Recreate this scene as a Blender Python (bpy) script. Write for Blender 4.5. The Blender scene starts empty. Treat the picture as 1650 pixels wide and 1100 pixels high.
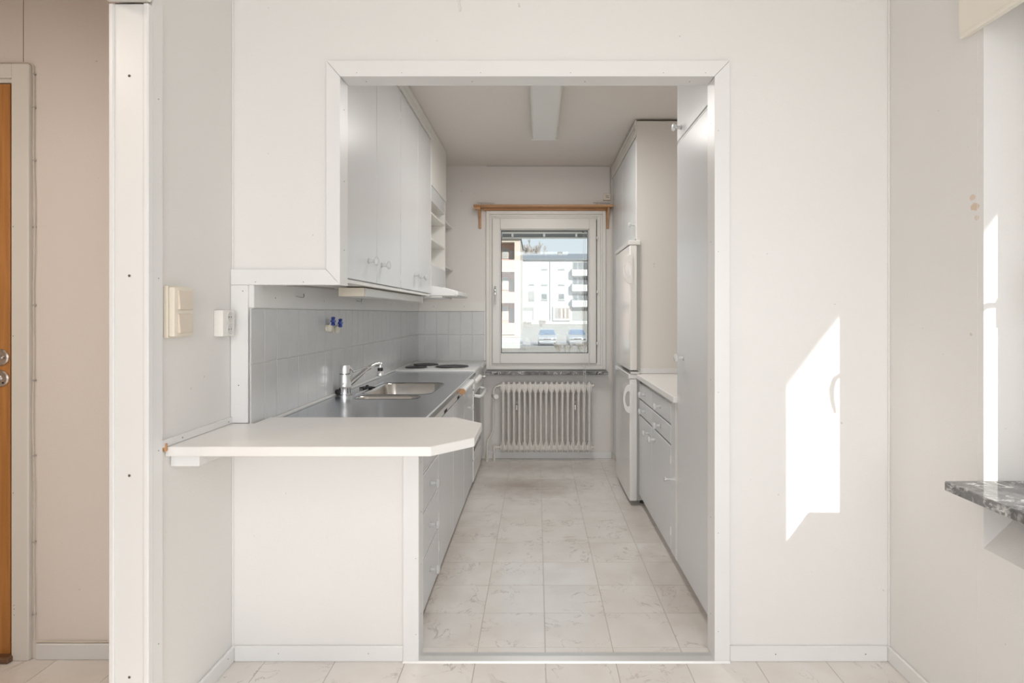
import bpy, bmesh, math, random
from mathutils import Vector, Matrix
random.seed(7)
S = bpy.context.scene
C = S.collection
PI = math.pi

# ------------------------------------------------------------------ camera
H = 1.24                      # eye height (m)
cam = bpy.data.cameras.new('camera'); cam.sensor_width = 36; cam.lens = 951/1650*36
cam.shift_x = -40/1650; cam.shift_y = -45/1650; cam.clip_end = 600; cam.clip_start = .05
co = bpy.data.objects.new('camera', cam); C.objects.link(co)
co.location = (0, 0, H); co.rotation_euler = (PI/2, 0, 0); S.camera = co

# ------------------------------------------------------------------ world, sun, lights, exposure
W = bpy.data.worlds.new('sky'); S.world = W; W.use_nodes = True
nt = W.node_tree; nt.nodes.clear()
tc = nt.nodes.new('ShaderNodeTexCoord'); sx = nt.nodes.new('ShaderNodeSeparateXYZ')
rp = nt.nodes.new('ShaderNodeValToRGB'); bg = nt.nodes.new('ShaderNodeBackground'); wo = nt.nodes.new('ShaderNodeOutputWorld')
rp.color_ramp.elements[0].position = 0; rp.color_ramp.elements[0].color = (.88, .93, .98, 1)
rp.color_ramp.elements[1].position = .9; rp.color_ramp.elements[1].color = (.50, .68, .95, 1)
nt.links.new(tc.outputs['Generated'], sx.inputs[0]); nt.links.new(sx.outputs[2], rp.inputs[0])
nt.links.new(rp.outputs[0], bg.inputs[0]); nt.links.new(bg.outputs[0], wo.inputs[0])
bg.inputs[1].default_value = 1.0
SUN = Vector((-.40, 1, -.532))
sl = bpy.data.lights.new('sun', 'SUN'); sl.energy = 5.5; sl.angle = math.radians(.55); sl.color = (1, .96, .9)
so = bpy.data.objects.new('sun', sl); C.objects.link(so)
so.rotation_euler = SUN.to_track_quat('-Z', 'Y').to_euler(); so.location = (8, -14, 10)

def area(name, loc, d, sxy, e, col):
    l = bpy.data.lights.new(name, 'AREA'); l.shape = 'RECTANGLE'; l.size, l.size_y = sxy; l.energy = e; l.color = col
    o = bpy.data.objects.new(name, l); C.objects.link(o); o.location = loc
    o.rotation_euler = Vector(d).to_track_quat('-Z', 'Y').to_euler(); return o
area('rear_area_fill', (0.1, -7.5, 1.9), (0, 1, -.05), (5.5, 3.2), 262, (.985, .99, 1))  # area light added behind the camera to brighten dining room and kitchen
area('rear_near_fill', (0.1, -2.5, 1.5), (0, 1, -.03), (2.1, 1.7), 5, (1, .985, .97))  # weak fill added just inside the rear opening
area('kitchen_overhead_fill', (.052, 3.47, 2.43), (0, 0, -1), (.14, 1.15), 14.5, (1, .965, .925))  # fill added below the ceiling fixture, which itself is unlit
area('dining_overhead_fill', (.1, -.9, 2.44), (0, .1, -1), (1.0, 1.0), 15.5, (.99, .99, .99))  # overhead fill added behind the camera, no lamp hangs there
area('side_area_fill', (1.2, -.85, 1.5), (-1, .35, -.05), (1.5, 1.3), 24, (.95, .975, 1))  # fill added beside the solid right wall, no window at this spot
area('hall_ceiling_lamp', (-2.0, .75, 2.40), (0, 0, -1), (.35, .35), 13, (1, .86, .72))
S.view_settings.view_transform = 'Standard'; S.view_settings.look = 'None'
S.view_settings.gamma = 1; S.view_settings.use_curve_mapping = False
S.view_settings.exposure = 0.0
S.cycles.max_bounces = 14; S.cycles.diffuse_bounces = 8; S.cycles.transparent_max_bounces = 24
S.cycles.sample_clamp_indirect = 6

# ------------------------------------------------------------------ materials
MATS = {}
def nodes(name):
    m = bpy.data.materials.new(name); m.use_nodes = True
    t = m.node_tree; b = t.nodes['Principled BSDF']; MATS[name] = m
    return m, t, b
def mat(name, col, rough=.5, metal=0, spec=.5, var=.0, scale=6, bump=0, bscale=60, coat=0, stretch=(1, 1, 1), trans=0, emit=0):
    if name in MATS: return MATS[name]
    m, t, b = nodes(name); L = t.links.new
    b.inputs['Base Color'].default_value = (*col, 1); b.inputs['Roughness'].default_value = rough
    b.inputs['Metallic'].default_value = metal; b.inputs['Specular IOR Level'].default_value = spec
    b.inputs['Coat Weight'].default_value = coat; b.inputs['Transmission Weight'].default_value = trans
    if emit: b.inputs['Emission Color'].default_value = (*col, 1); b.inputs['Emission Strength'].default_value = emit
    g = t.nodes.new('ShaderNodeTexCoord'); mp = t.nodes.new('ShaderNodeMapping'); mp.inputs['Scale'].default_value = stretch
    L(g.outputs['Object'], mp.inputs[0])
    if var:
        n = t.nodes.new('ShaderNodeTexNoise'); n.inputs['Scale'].default_value = scale; n.inputs['Detail'].default_value = 5
        r = t.nodes.new('ShaderNodeMix'); r.data_type = 'RGBA'
        r.inputs['A'].default_value = (*[c*(1-var) for c in col], 1); r.inputs['B'].default_value = (*[min(1, c*(1+var)) for c in col], 1)
        L(mp.outputs[0], n.inputs[0]); L(n.outputs[0], r.inputs[0]); L(r.outputs['Result'], b.inputs['Base Color'])
    if bump:
        n = t.nodes.new('ShaderNodeTexNoise'); n.inputs['Scale'].default_value = bscale; n.inputs['Detail'].default_value = 3
        u = t.nodes.new('ShaderNodeBump'); u.inputs['Strength'].default_value = bump; u.inputs['Distance'].default_value = .002
        L(mp.outputs[0], n.inputs[0]); L(n.outputs[0], u.inputs['Height']); L(u.outputs[0], b.inputs['Normal'])
    return m

def wall_mat(name, col, stains=()):
    """painted woven wallpaper: faint mottling, fine relief, scuffs; stains = worn spots at real places"""
    m, t, b = nodes(name); L = t.links.new; N = t.nodes.new
    b.inputs['Roughness'].default_value = .62; b.inputs['Specular IOR Level'].default_value = .3
    g = N('ShaderNodeNewGeometry')
    n = N('ShaderNodeTexNoise'); n.inputs['Scale'].default_value = 2.2; n.inputs['Detail'].default_value = 6
    L(g.outputs['Position'], n.inputs[0])
    mx = N('ShaderNodeMix'); mx.data_type = 'RGBA'
    mx.inputs['A'].default_value = (*[c*.985 for c in col], 1); mx.inputs['B'].default_value = (col[0]*1.01, col[1]*1.012, col[2]*1.02, 1)
    L(n.outputs[0], mx.inputs[0])
    # sparse scuff specks
    v = N('ShaderNodeTexNoise'); v.inputs['Scale'].default_value = 38; v.inputs['Detail'].default_value = 2
    L(g.outputs['Position'], v.inputs[0])
    r = N('ShaderNodeValToRGB'); r.color_ramp.elements[0].position = .775; r.color_ramp.elements[0].color = (0, 0, 0, 1)
    r.color_ramp.elements[1].position = .80; r.color_ramp.elements[1].color = (.55, .55, .55, 1); L(v.outputs[0], r.inputs[0])
    m2 = N('ShaderNodeMix'); m2.data_type = 'RGBA'; m2.inputs['B'].default_value = (.45, .40, .34, 1)
    L(r.outputs[0], m2.inputs[0]); L(mx.outputs['Result'], m2.inputs['A']); out = m2.outputs['Result']
    for (p, rad, c, amt) in stains:
        s = N('ShaderNodeVectorMath'); s.operation = 'SUBTRACT'; s.inputs[1].default_value = p; L(g.outputs['Position'], s.inputs[0])
        ln = N('ShaderNodeVectorMath'); ln.operation = 'LENGTH'; L(s.outputs[0], ln.inputs[0])
        nn = N('ShaderNodeTexNoise'); nn.inputs['Scale'].default_value = 45; nn.inputs['Detail'].default_value = 2; L(g.outputs['Position'], nn.inputs[0])
        a1 = N('ShaderNodeMath'); a1.operation = 'DIVIDE'; a1.inputs[1].default_value = rad; L(ln.outputs['Value'], a1.inputs[0])
        a2 = N('ShaderNodeMath'); a2.operation = 'ADD'; L(a1.outputs[0], a2.inputs[0]); L(nn.outputs[0], a2.inputs[1])
        a3 = N('ShaderNodeMath'); a3.operation = 'LESS_THAN'; a3.inputs[1].default_value = .98; L(a2.outputs[0], a3.inputs[0])
        a4 = N('ShaderNodeMath'); a4.operation = 'MULTIPLY'; a4.inputs[1].default_value = amt; L(a3.outputs[0], a4.inputs[0])
        m3 = N('ShaderNodeMix'); m3.data_type = 'RGBA'; m3.inputs['B'].default_value = (*c, 1)
        L(a4.outputs[0], m3.inputs[0]); L(out, m3.inputs['A']); out = m3.outputs['Result']
    L(out, b.inputs['Base Color'])
    w = N('ShaderNodeTexNoise'); w.inputs['Scale'].default_value = 260; L(g.outputs['Position'], w.inputs[0])
    w2 = N('ShaderNodeTexNoise'); w2.inputs['Scale'].default_value = 9; w2.inputs['Detail'].default_value = 3; L(g.outputs['Position'], w2.inputs[0])
    ad = N('ShaderNodeMath'); ad.operation = 'MULTIPLY_ADD'; ad.inputs[1].default_value = 1.6; L(w2.outputs[0], ad.inputs[0]); L(w.outputs[0], ad.inputs[2])
    u = N('ShaderNodeBump'); u.inputs['Strength'].default_value = .22; u.inputs['Distance'].default_value = .002
    L(ad.outputs[0], u.inputs['Height']); L(u.outputs[0], b.inputs['Normal'])
    return m

def vein_mat(name, base, vein, rough, scale, width, amount, warm=None, relief=.0, stain_and_shade=None, rnd=True, spec=.5, mottle=.5):
    """marble print: thin ridged veins over soft clouds; every tile takes its own piece of the pattern"""
    m, t, b = nodes(name); L = t.links.new; N = t.nodes.new
    b.inputs['Roughness'].default_value = rough; b.inputs['Specular IOR Level'].default_value = spec
    tcn = N('ShaderNodeTexCoord'); add = N('ShaderNodeVectorMath'); add.operation = 'ADD'
    L(tcn.outputs['Object'], add.inputs[0])
    if rnd:
        oi = N('ShaderNodeObjectInfo'); ml = N('ShaderNodeVectorMath'); ml.operation = 'SCALE'; ml.inputs[0].default_value = (37, 19, 53)
        L(oi.outputs['Random'], ml.inputs['Scale']); L(ml.outputs[0], add.inputs[1])
    def vein(sc, wd, dist):
        n = N('ShaderNodeTexNoise'); n.inputs['Scale'].default_value = sc; n.inputs['Detail'].default_value = 5
        n.inputs['Roughness'].default_value = .62; n.inputs['Distortion'].default_value = dist
        L(add.outputs[0], n.inputs[0])
        s = N('ShaderNodeMath'); s.operation = 'SUBTRACT'; s.inputs[1].default_value = .5; L(n.outputs[0], s.inputs[0])
        a = N('ShaderNodeMath'); a.operation = 'ABSOLUTE'; L(s.outputs[0], a.inputs[0])
        r = N('ShaderNodeMapRange'); r.inputs['From Min'].default_value = 0; r.inputs['From Max'].default_value = wd
        r.inputs['To Min'].default_value = 1; r.inputs['To Max'].default_value = 0; L(a.outputs[0], r.inputs[0])
        return r.outputs[0]
    v1 = vein(scale, width, .8)
    k = N('ShaderNodeTexNoise'); k.inputs['Scale'].default_value = scale*1.3; L(add.outputs[0], k.inputs[0])
    kr = N('ShaderNodeMapRange'); kr.inputs['From Min'].default_value = .46; kr.inputs['From Max'].default_value = .62; L(k.outputs[0], kr.inputs[0])
    mu = N('ShaderNodeMath'); mu.operation = 'MULTIPLY'; L(v1, mu.inputs[0]); L(kr.outputs[0], mu.inputs[1])
    am = N('ShaderNodeMath'); am.operation = 'MULTIPLY'; am.inputs[1].default_value = amount; L(mu.outputs[0], am.inputs[0])
    cl = N('ShaderNodeTexNoise'); cl.inputs['Scale'].default_value = scale*1.1; cl.inputs['Detail'].default_value = 4; L(add.outputs[0], cl.inputs[0])
    cr = N('ShaderNodeMapRange'); cr.inputs['From Min'].default_value = .35; cr.inputs['From Max'].default_value = .68; L(cl.outputs[0], cr.inputs[0])
    c1 = N('ShaderNodeMix'); c1.data_type = 'RGBA'; c1.inputs['A'].default_value = (*base, 1)
    c1.inputs['B'].default_value = (*(warm or [x*.9 for x in base]), 1)
    cm = N('ShaderNodeMath'); cm.operation = 'MULTIPLY'; cm.inputs[1].default_value = mottle; L(cr.outputs[0], cm.inputs[0]); L(cm.outputs[0], c1.inputs[0])
    c2 = N('ShaderNodeMix'); c2.data_type = 'RGBA'; c2.inputs['B'].default_value = (*VC[0], 1)
    L(am.outputs[0], c2.inputs[0]); L(c1.outputs['Result'], c2.inputs['A']); out = c2.outputs['Result']
    if stain_and_shade:
        g = N('ShaderNodeNewGeometry')
        for (p, rx, ry, c, amt) in stain_and_shade:
            s = N('ShaderNodeVectorMath'); s.operation = 'SUBTRACT'; s.inputs[1].default_value = p; L(g.outputs['Position'], s.inputs[0])
            d = N('ShaderNodeVectorMath'); d.operation = 'DIVIDE'; d.inputs[1].default_value = (rx, ry, 1); L(s.outputs[0], d.inputs[0])
            ln = N('ShaderNodeVectorMath'); ln.operation = 'LENGTH'; L(d.outputs[0], ln.inputs[0])
            nn = N('ShaderNodeTexNoise'); nn.inputs['Scale'].default_value = 9; nn.inputs['Detail'].default_value = 4; L(g.outputs['Position'], nn.inputs[0])
            a2 = N('ShaderNodeMath'); a2.operation = 'ADD'; L(ln.outputs['Value'], a2.inputs[0]); L(nn.outputs[0], a2.inputs[1])
            r = N('ShaderNodeMapRange'); r.inputs['From Min'].default_value = .6; r.inputs['From Max'].default_value = 1.6
            r.inputs['To Min'].default_value = amt; r.inputs['To Max'].default_value = 0; L(a2.outputs[0], r.inputs[0])
            m3 = N('ShaderNodeMix'); m3.data_type = 'RGBA'; m3.inputs['B'].default_value = (*c, 1)
            L(r.outputs[0], m3.inputs[0]); L(out, m3.inputs['A']); out = m3.outputs['Result']
    L(out, b.inputs['Base Color'])
    if relief:
        nz = N('ShaderNodeTexNoise'); nz.inputs['Scale'].default_value = 7; nz.inputs['Detail'].default_value = 3; L(add.outputs[0], nz.inputs[0])
        u = N('ShaderNodeBump'); u.inputs['Strength'].default_value = relief; u.inputs['Distance'].default_value = .003
        L(nz.outputs[0], u.inputs['Height']); L(u.outputs[0], b.inputs['Normal'])
    return m

WALLC = (.755, .745, .728)
def chips(y0, z0):
    return [((1.262, y0, z0), .028, (.62, .47, .33), .75), ((1.262, y0+.012, z0+.03), .02, (.66, .52, .38), .7), ((1.262, y0-.005, z0-.03), .018, (.66, .54, .42), .6)]
M_wall = wall_mat('wall_paint', WALLC)
M_wallR = wall_mat('wall_paint_chipped', WALLC, chips(1.70, 1.545) + [((1.262, 1.715, 1.18), .011, (.55, .42, .30), .6)])
M_kwall = wall_mat('kitchen_wall_paint', (.76, .73, .70))
M_hall = wall_mat('hall_wall_paint', (.78, .725, .68))
M_ceil = mat('ceiling_paint', (.76, .72, .68), .75, bump=.1, bscale=120)
M_trim = mat('trim_enamel', (.755, .755, .75), .35, var=.015, scale=4, bump=.03, bscale=25)
M_trimold = mat('old_trim_enamel', (.76, .74, .70), .4, var=.03, scale=5, bump=.04, bscale=30)
M_cab = mat('cabinet_lacquer', (.67, .68, .69), .27, var=.012, scale=3, bump=.035, bscale=7)
M_cabw = mat('cabinet_white_edge', (.78, .77, .74), .35, var=.01)
M_side = mat('cabinet_side_panel', (.72, .69, .65), .42, var=.02, scale=3)
M_dark = mat('dark_gap', (.03, .028, .025), .8)
M_hole = mat('nail_hole', (.10, .085, .07), .8)
VC = [(.47, .42, .385)]
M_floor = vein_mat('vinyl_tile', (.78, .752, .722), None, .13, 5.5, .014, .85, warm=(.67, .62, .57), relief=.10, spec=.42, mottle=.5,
                   stain_and_shade=[((-.08, 4.25, 0), .42, .30, (.36, .29, .235), .7), ((-.2, 4.85, 0), .7, .25, (.45, .38, .32), .45), ((.58, 2.65, 0), .12, .5, (.45, .37, .31), .5), ((.60, 3.5, 0), .10, .5, (.45, .37, .31), .4), ((-.42, 3.0, 0), .10, .8, (.48, .41, .35), .45)])  # wear stains, plus narrow strips that paint shade along the cabinet fronts
M_grout = mat('floor_joint', (.50, .455, .41), .6)
VC = [(.70, .71, .70)]
M_tile = vein_mat('glazed_tile', (.545, .55, .553), None, .22, 6, .05, .12, warm=(.60, .60, .60), relief=.06, rnd=True)
M_tgrout = mat('tile_grout', (.72, .71, .69), .8)
VC = [(.80, .80, .79)]
M_lam = vein_mat('white_laminate', (.80, .79, .77), None, .3, 3, .05, .3, warm=(.74, .73, .71), rnd=False, mottle=.35)
M_lamg = mat('grey_laminate', (.60, .60, .59), .35, var=.05, scale=60)
VC = [(.70, .70, .68)]
M_marble = vein_mat('grey_marble', (.085, .085, .085), None, .1, 16, .05, .9, warm=(.22, .22, .22), rnd=False, mottle=1, spec=.6)
M_steel = mat('brushed_steel', (.60, .62, .655), .22, 1, var=.05, scale=3, bump=.03, bscale=6)
M_bowl = mat('steel_bowl', (.60, .58, .55), .2, 1)
M_chrome = mat('chrome', (.82, .83, .84), .08, 1)
M_metal = mat('dull_metal', (.50, .49, .47), .35, 1)
M_black = mat('black_plastic', (.02, .02, .022), .35)
M_iron = mat('cast_iron_plate', (.035, .033, .032), .45, .2)
M_enam = mat('white_enamel', (.82, .82, .81), .15)
M_fridge = mat('fridge_enamel', (.80, .79, .76), .12, var=.01, bump=.02, bscale=5)
M_fridges = mat('fridge_side', (.74, .72, .68), .4)
M_plas = mat('cream_plastic', (.76, .70, .60), .35)
M_wplas = mat('white_plastic', (.80, .79, .76), .3)
M_knob = mat('clear_knob', (.86, .87, .87), .08, spec=.9, trans=.45)
M_blue = mat('blue_plastic', (.02, .05, .30), .3)
M_rad = mat('radiator_paint', (.72, .69, .65), .35, var=.02, scale=9)
M_blind = mat('roller_blind', (.80, .76, .68), .6)
M_diff = mat('lamp_diffuser', (.78, .78, .76), .35, bump=.15, bscale=90)
M_glassd = mat('oven_glass', (.05, .05, .055), .08, spec=.7)
M_alu = mat('aluminium', (.72, .72, .71), .42, .75)
M_brass = mat('weathered_metal', (.50, .45, .40), .3, 1)

def wood(name, a, bcol, ax, rough=.4):
    m, t, b = nodes(name); L = t.links.new; N = t.nodes.new
    g = N('ShaderNodeTexCoord'); mp = N('ShaderNodeMapping'); sc = [22, 22, 22]; sc[ax] = 1.1; mp.inputs['Scale'].default_value = sc
    n = N('ShaderNodeTexNoise'); n.inputs['Scale'].default_value = 2.2; n.inputs['Detail'].default_value = 6; n.inputs['Distortion'].default_value = .6
    r = N('ShaderNodeValToRGB'); r.color_ramp.elements[0].position = .32; r.color_ramp.elements[0].color = (*a, 1)
    r.color_ramp.elements[1].position = .7; r.color_ramp.elements[1].color = (*bcol, 1)
    L(g.outputs['Object'], mp.inputs[0]); L(mp.outputs[0], n.inputs[0]); L(n.outputs[0], r.inputs[0]); L(r.outputs[0], b.inputs['Base Color'])
    b.inputs['Roughness'].default_value = rough; return m
M_door = wood('oak_veneer', (.40, .165, .04), (.56, .25, .07), 2)
M_pine = wood('pine', (.40, .19, .075), (.60, .34, .16), 0)
M_pinev = wood('pine_upright', (.42, .21, .09), (.62, .36, .17), 2)
M_thr = wood('dark_oak', (.12, .06, .03), (.20, .10, .05), 0)

def glass(name, tint=(.97, .985, .98)):
    m, t, b = nodes(name); t.nodes.remove(b); L = t.links.new; N = t.nodes.new; o = t.nodes['Material Output']
    tr = N('ShaderNodeBsdfTransparent'); tr.inputs[0].default_value = (*tint, 1)
    gl = N('ShaderNodeBsdfGlossy'); gl.inputs['Roughness'].default_value = .02
    lw = N('ShaderNodeLayerWeight'); mx = N('ShaderNodeMixShader')
    pw = N('ShaderNodeMath'); pw.operation = 'POWER'; pw.inputs[1].default_value = 5; L(lw.outputs['Facing'], pw.inputs[0])
    fr = N('ShaderNodeMath'); fr.operation = 'MULTIPLY_ADD'; fr.inputs[1].default_value = .7; fr.inputs[2].default_value = .02; L(pw.outputs[0], fr.inputs[0])
    L(fr.outputs[0], mx.inputs[0]); L(tr.outputs[0], mx.inputs[1]); L(gl.outputs[0], mx.inputs[2]); L(mx.outputs[0], o.inputs[0]); return m
M_glass = glass('window_glass')

# ------------------------------------------------------------------ building helpers
ORG = {}
def org(o): return ORG.get(o.name, Vector((0, 0, 0)))
class MB:
    def __init__(s): s.b = bmesh.new()
    def box(s, x0, x1, y0, y1, z0, z1):
        v = [s.b.verts.new(p) for p in ((x0, y0, z0), (x1, y0, z0), (x1, y1, z0), (x0, y1, z0), (x0, y0, z1), (x1, y0, z1), (x1, y1, z1), (x0, y1, z1))]
        for f in ((0, 3, 2, 1), (4, 5, 6, 7), (0, 1, 5, 4), (1, 2, 6, 5), (2, 3, 7, 6), (3, 0, 4, 7)): s.b.faces.new([v[i] for i in f])
        return s
    def prism(s, pts, ax, a, b):
        """polygon in the plane across axis ax (0: (y,z), 1: (x,z), 2: (x,y)), extruded from a to b"""
        def P(p, t): return {0: (t, p[0], p[1]), 1: (p[0], t, p[1]), 2: (p[0], p[1], t)}[ax]
        A = [s.b.verts.new(P(p, a)) for p in pts]; B = [s.b.verts.new(P(p, b)) for p in pts]
        s.b.faces.new(A); s.b.faces.new(B[::-1]); n = len(pts)
        for i in range(n): s.b.faces.new([A[(i+1) % n], A[i], B[i], B[(i+1) % n]])
        return s
    def lathe(s, prof, o, d=(0, 0, 1), seg=20):
        """profile (radius, height) around direction d from o"""
        q = Vector(d).to_track_quat('Z', 'Y'); o = Vector(o); rings = []
        for r, h in prof:
            rings.append([s.b.verts.new(o + q @ Vector((r*math.cos(2*PI*i/seg), r*math.sin(2*PI*i/seg), h))) for i in range(seg)] if r > 1e-6
                         else [s.b.verts.new(o + q @ Vector((0, 0, h)))])
        for a, b in zip(rings, rings[1:]):
            for i in range(seg):
                j = (i+1) % seg
                if len(a) > 1 and len(b) > 1: s.b.faces.new([a[i], a[j], b[j], b[i]])
                elif len(a) > 1: s.b.faces.new([a[i], a[j], b[0]])
                elif len(b) > 1: s.b.faces.new([a[0], b[j], b[i]])
        if len(rings[0]) > 1: s.b.faces.new(rings[0][::-1])
        if len(rings[-1]) > 1: s.b.faces.new(rings[-1])
        return s
    def cyl(s, p0, p1, r, r2=None, seg=16):
        p0, p1 = Vector(p0), Vector(p1); return s.lathe([(r, 0), (r if r2 is None else r2, (p1-p0).length)], p0, p1-p0, seg)
    def tube(s, pts, rad, seg=10, flat=1):
        pts = [Vector(p) for p in pts]; rad = rad if isinstance(rad, (list, tuple)) else [rad]*len(pts); rings = []; up = None
        for i, p in enumerate(pts):
            t = (pts[min(i+1, len(pts)-1)] - pts[max(i-1, 0)]).normalized()
            if up is None: up = Vector((0, 0, 1)) if abs(t.z) < .9 else Vector((1, 0, 0))
            u = (up - t*up.dot(t)).normalized(); w = t.cross(u); up = u
            rings.append([s.b.verts.new(p + (u*math.cos(2*PI*k/seg)*flat + w*math.sin(2*PI*k/seg))*rad[i]) for k in range(seg)])
        for a, b in zip(rings, rings[1:]):
            for i in range(seg): s.b.faces.new([a[i], a[(i+1) % seg], b[(i+1) % seg], b[i]])
        s.b.faces.new(rings[0][::-1]); s.b.faces.new(rings[-1]); return s
    def build(s, name, m, parent=None, bevel=0, smooth=False, seg=1, org_at=None):
        b = s.b
        bmesh.ops.recalc_face_normals(b, faces=b.faces)
        if bevel: bmesh.ops.bevel(b, geom=[e for e in b.edges if len(e.link_faces) == 2 and e.calc_face_angle(0) > .5], offset=bevel, segments=seg, affect='EDGES', profile=.6)
        if parent is None:
            if org_at is None:
                xs = [v.co.x for v in b.verts]; ys = [v.co.y for v in b.verts]; zs = [v.co.z for v in b.verts]
                O = Vector(((min(xs)+max(xs))/2, (min(ys)+max(ys))/2, min(zs)))
            else: O = Vector(org_at)
        else: O = org(parent)
        for v in b.verts: v.co -= O
        me = bpy.data.meshes.new(name); b.to_mesh(me); b.free(); me.materials.append(m)
        if smooth:
            for p in me.polygons: p.use_smooth = True
            me.set_sharp_from_angle(angle=math.radians(38))
        o = bpy.data.objects.new(name, me); C.objects.link(o)
        if parent is None: o.location = O
        else: o.parent = parent
        ORG[o.name] = O
        return o
def bx(name, r, m, parent=None, bevel=.0015, **k): return MB().box(*r).build(name, m, parent, bevel, **k)
def tag(o, label=None, cat=None, group=None, kind=None):
    if label: o['label'] = label
    if cat: o['category'] = cat
    if group: o['group'] = group
    if kind: o['kind'] = kind
    return o
def thing(name, label, cat, loc, group=None):
    o = bpy.data.objects.new(name, None); C.objects.link(o); o.location = loc; ORG[o.name] = Vector(loc); o.empty_display_size = .05
    return tag(o, label, cat, group)
def struct(o): o['kind'] = 'structure'; return o
def sroot(name, loc=(0, 0, 0)):
    o = bpy.data.objects.new(name, None); C.objects.link(o); o.location = loc; ORG[o.name] = Vector(loc); return struct(o)
def inst(src, name, parent, world, rot=None):
    """another object on the same mesh, child of parent, at a world position (mesh is local to its own origin)"""
    o = bpy.data.objects.new(name, src); C.objects.link(o); o.parent = parent
    o.location = Vector(world) - org(parent)
    if rot: o.rotation_euler = rot
    ORG[o.name] = Vector(world)
    return o
def mesh_only(mb, m, bevel=0, smooth=False, seg=1):
    o = mb.build('temporary_mesh', m, None, bevel, smooth, seg, org_at=(0, 0, 0)); me = o.data; bpy.data.objects.remove(o); return me
_hole = mesh_only(MB().lathe([(.0, 0), (.0016, .0002), (.0016, .0006), (0, .0006)], (0, 0, 0), seg=8), M_hole)
def nail(parent, p, axis, s=1.0):
    """a small dark screw hole; axis = outward normal"""
    o = inst(_hole, 'nail_hole', parent, p, Vector(axis).to_track_quat('Z', 'Y').to_euler()); o.scale = (s, s, 1); return o

CEIL = 2.506
YF = 2.113      # front wall face
YB = 2.175      # its kitchen side
YK = 5.06       # kitchen end wall
XL, XR, XKL, XKR = -1.09, 1.262, -1.03, 1.265

# ================================================================== STRUCTURE
fl = struct(MB().box(-3.1, 1.7, -2.6, 5.36, -.08, -.0017).build('floor', M_grout, None, org_at=(0, 0, 0)))
tile_me = mesh_only(MB().box(-.1238, .1238, -.1233, .1233, -.0035, 0), M_floor, .0006)
G0x, G0y, G = .031, 2.196, .25
for i in range(-13, 7):
    for j in range(-6, 12):
        x, y = G0x+G*(i+.5), G0y+G*(j+.5)
        seen = (y > 1.6 and x > -3 and ((y < YF+.05 and x < 1.35) or (y >= YF-.1 and -.6 < x < .80)))
        if not seen: continue
        inst(tile_me, 'tile', fl, (x, y, 0))
# coarse vinyl for the part behind the camera
b = MB()
b.box(-3.1, 1.4, -2.6, 1.69, -.0035, -.0005); b.build('vinyl_sheet', M_floor, fl)

struct(MB().box(-3.1, 1.7, -2.6, 5.36, CEIL, CEIL+.15).build('ceiling', M_ceil, None))
# front wall with the serving opening
w = MB()
w.box(-1.2, -.43, YF, YB, 0, .815)
w.box(-1.2, -.712, YF, YB, 1.352, CEIL)
w.box(-.712, .642, YF, YB, 2.093, CEIL)
w.box(.642, 1.6, YF, YB, 0, CEIL)
struct(w.build('wall_front', M_wall, None, org_at=(0, YF, 0)))
# left dining wall (partition towards the hall) ends at the post
w = MB().box(-1.175, XL, 1.66, YF, 0, CEIL)
w.box(-1.175, XL, .45, 1.66, 2.13, CEIL)
w.box(-1.175, XL, -2.6, .60, 0, CEIL)
struct(w.build('wall_left', M_wall, None, org_at=(XL, YF, 0)))
# hall walls
w = MB().box(-1.867, -1.2, 2.125, 2.19, 0, CEIL); w.box(-3.1, -1.867, 2.125, 2.19, 2.11, CEIL); w.box(-3.1, -2.85, 2.125, 2.19, 0, 2.11)
struct(w.build('wall_hall_far', M_hall, None, org_at=(-2, 2.125, 0)))
struct(MB().box(-3.15, -3.05, -2.6, 2.19, 0, CEIL).build('wall_hall_left', M_hall, None))
# right dining wall with window niche
NY0, NY1, NZ0, NZ1 = .63, 1.667, .577, 2.12
w = MB()
w.box(XR, XR+.34, NY1, YF+.02, 0, CEIL)
w.box(XR, XR+.34, -2.6, -.5, 0, CEIL); w.box(XR, 1.425, -.5, NY0, 0, CEIL)
w.box(XR, XR+.34, NY0, NY1, 0, NZ0)
w.box(XR, XR+.34, NY0, NY1, NZ1, CEIL)
w.box(1.425, XR+.34, NY0, NY1, NZ0, .745)
w.prism([(XR, NZ0), (1.425, .735), (1.425, NZ0)], 1, NY0, NY1)       # sloping infill under the sill
wr = struct(w.build('wall_right', M_wallR, None, org_at=(XR, YF, 0)))
# wall behind the camera with a wide opening for the added area light
w = MB()
w.box(-3.1, -1.09, -2.68, -2.6, 0, CEIL); w.box(1.24, 1.7, -2.68, -2.6, 0, CEIL)
w.box(-1.09, 1.24, -2.68, -2.6, 0, .45); w.box(-1.09, 1.24, -2.68, -2.6, 2.4, CEIL)
struct(w.build('wall_back', M_wall, None))
# kitchen walls
struct(MB().box(-1.2, XKL, YB, YK+.3, 0, CEIL).build('wall_kitchen_left', M_kwall, None))
struct(MB().box(XKR, 1.7, YB, YK+.3, 0, CEIL).build('wall_kitchen_right', M_kwall, None))
WX0, WX1, WZ0, WZ1 = -.40, .555, .775, 2.085
w = MB()
w.box(-1.03, WX0, YK, YK+.3, 0, CEIL); w.box(WX1, 1.265, YK, YK+.3, 0, CEIL)
w.box(WX0, WX1, YK, YK+.3, 0, WZ0); w.box(WX0, WX1, YK, YK+.3, WZ1, CEIL)
struct(w.build('wall_kitchen_far', M_kwall, None, org_at=(0, YK, 0)))
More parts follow.
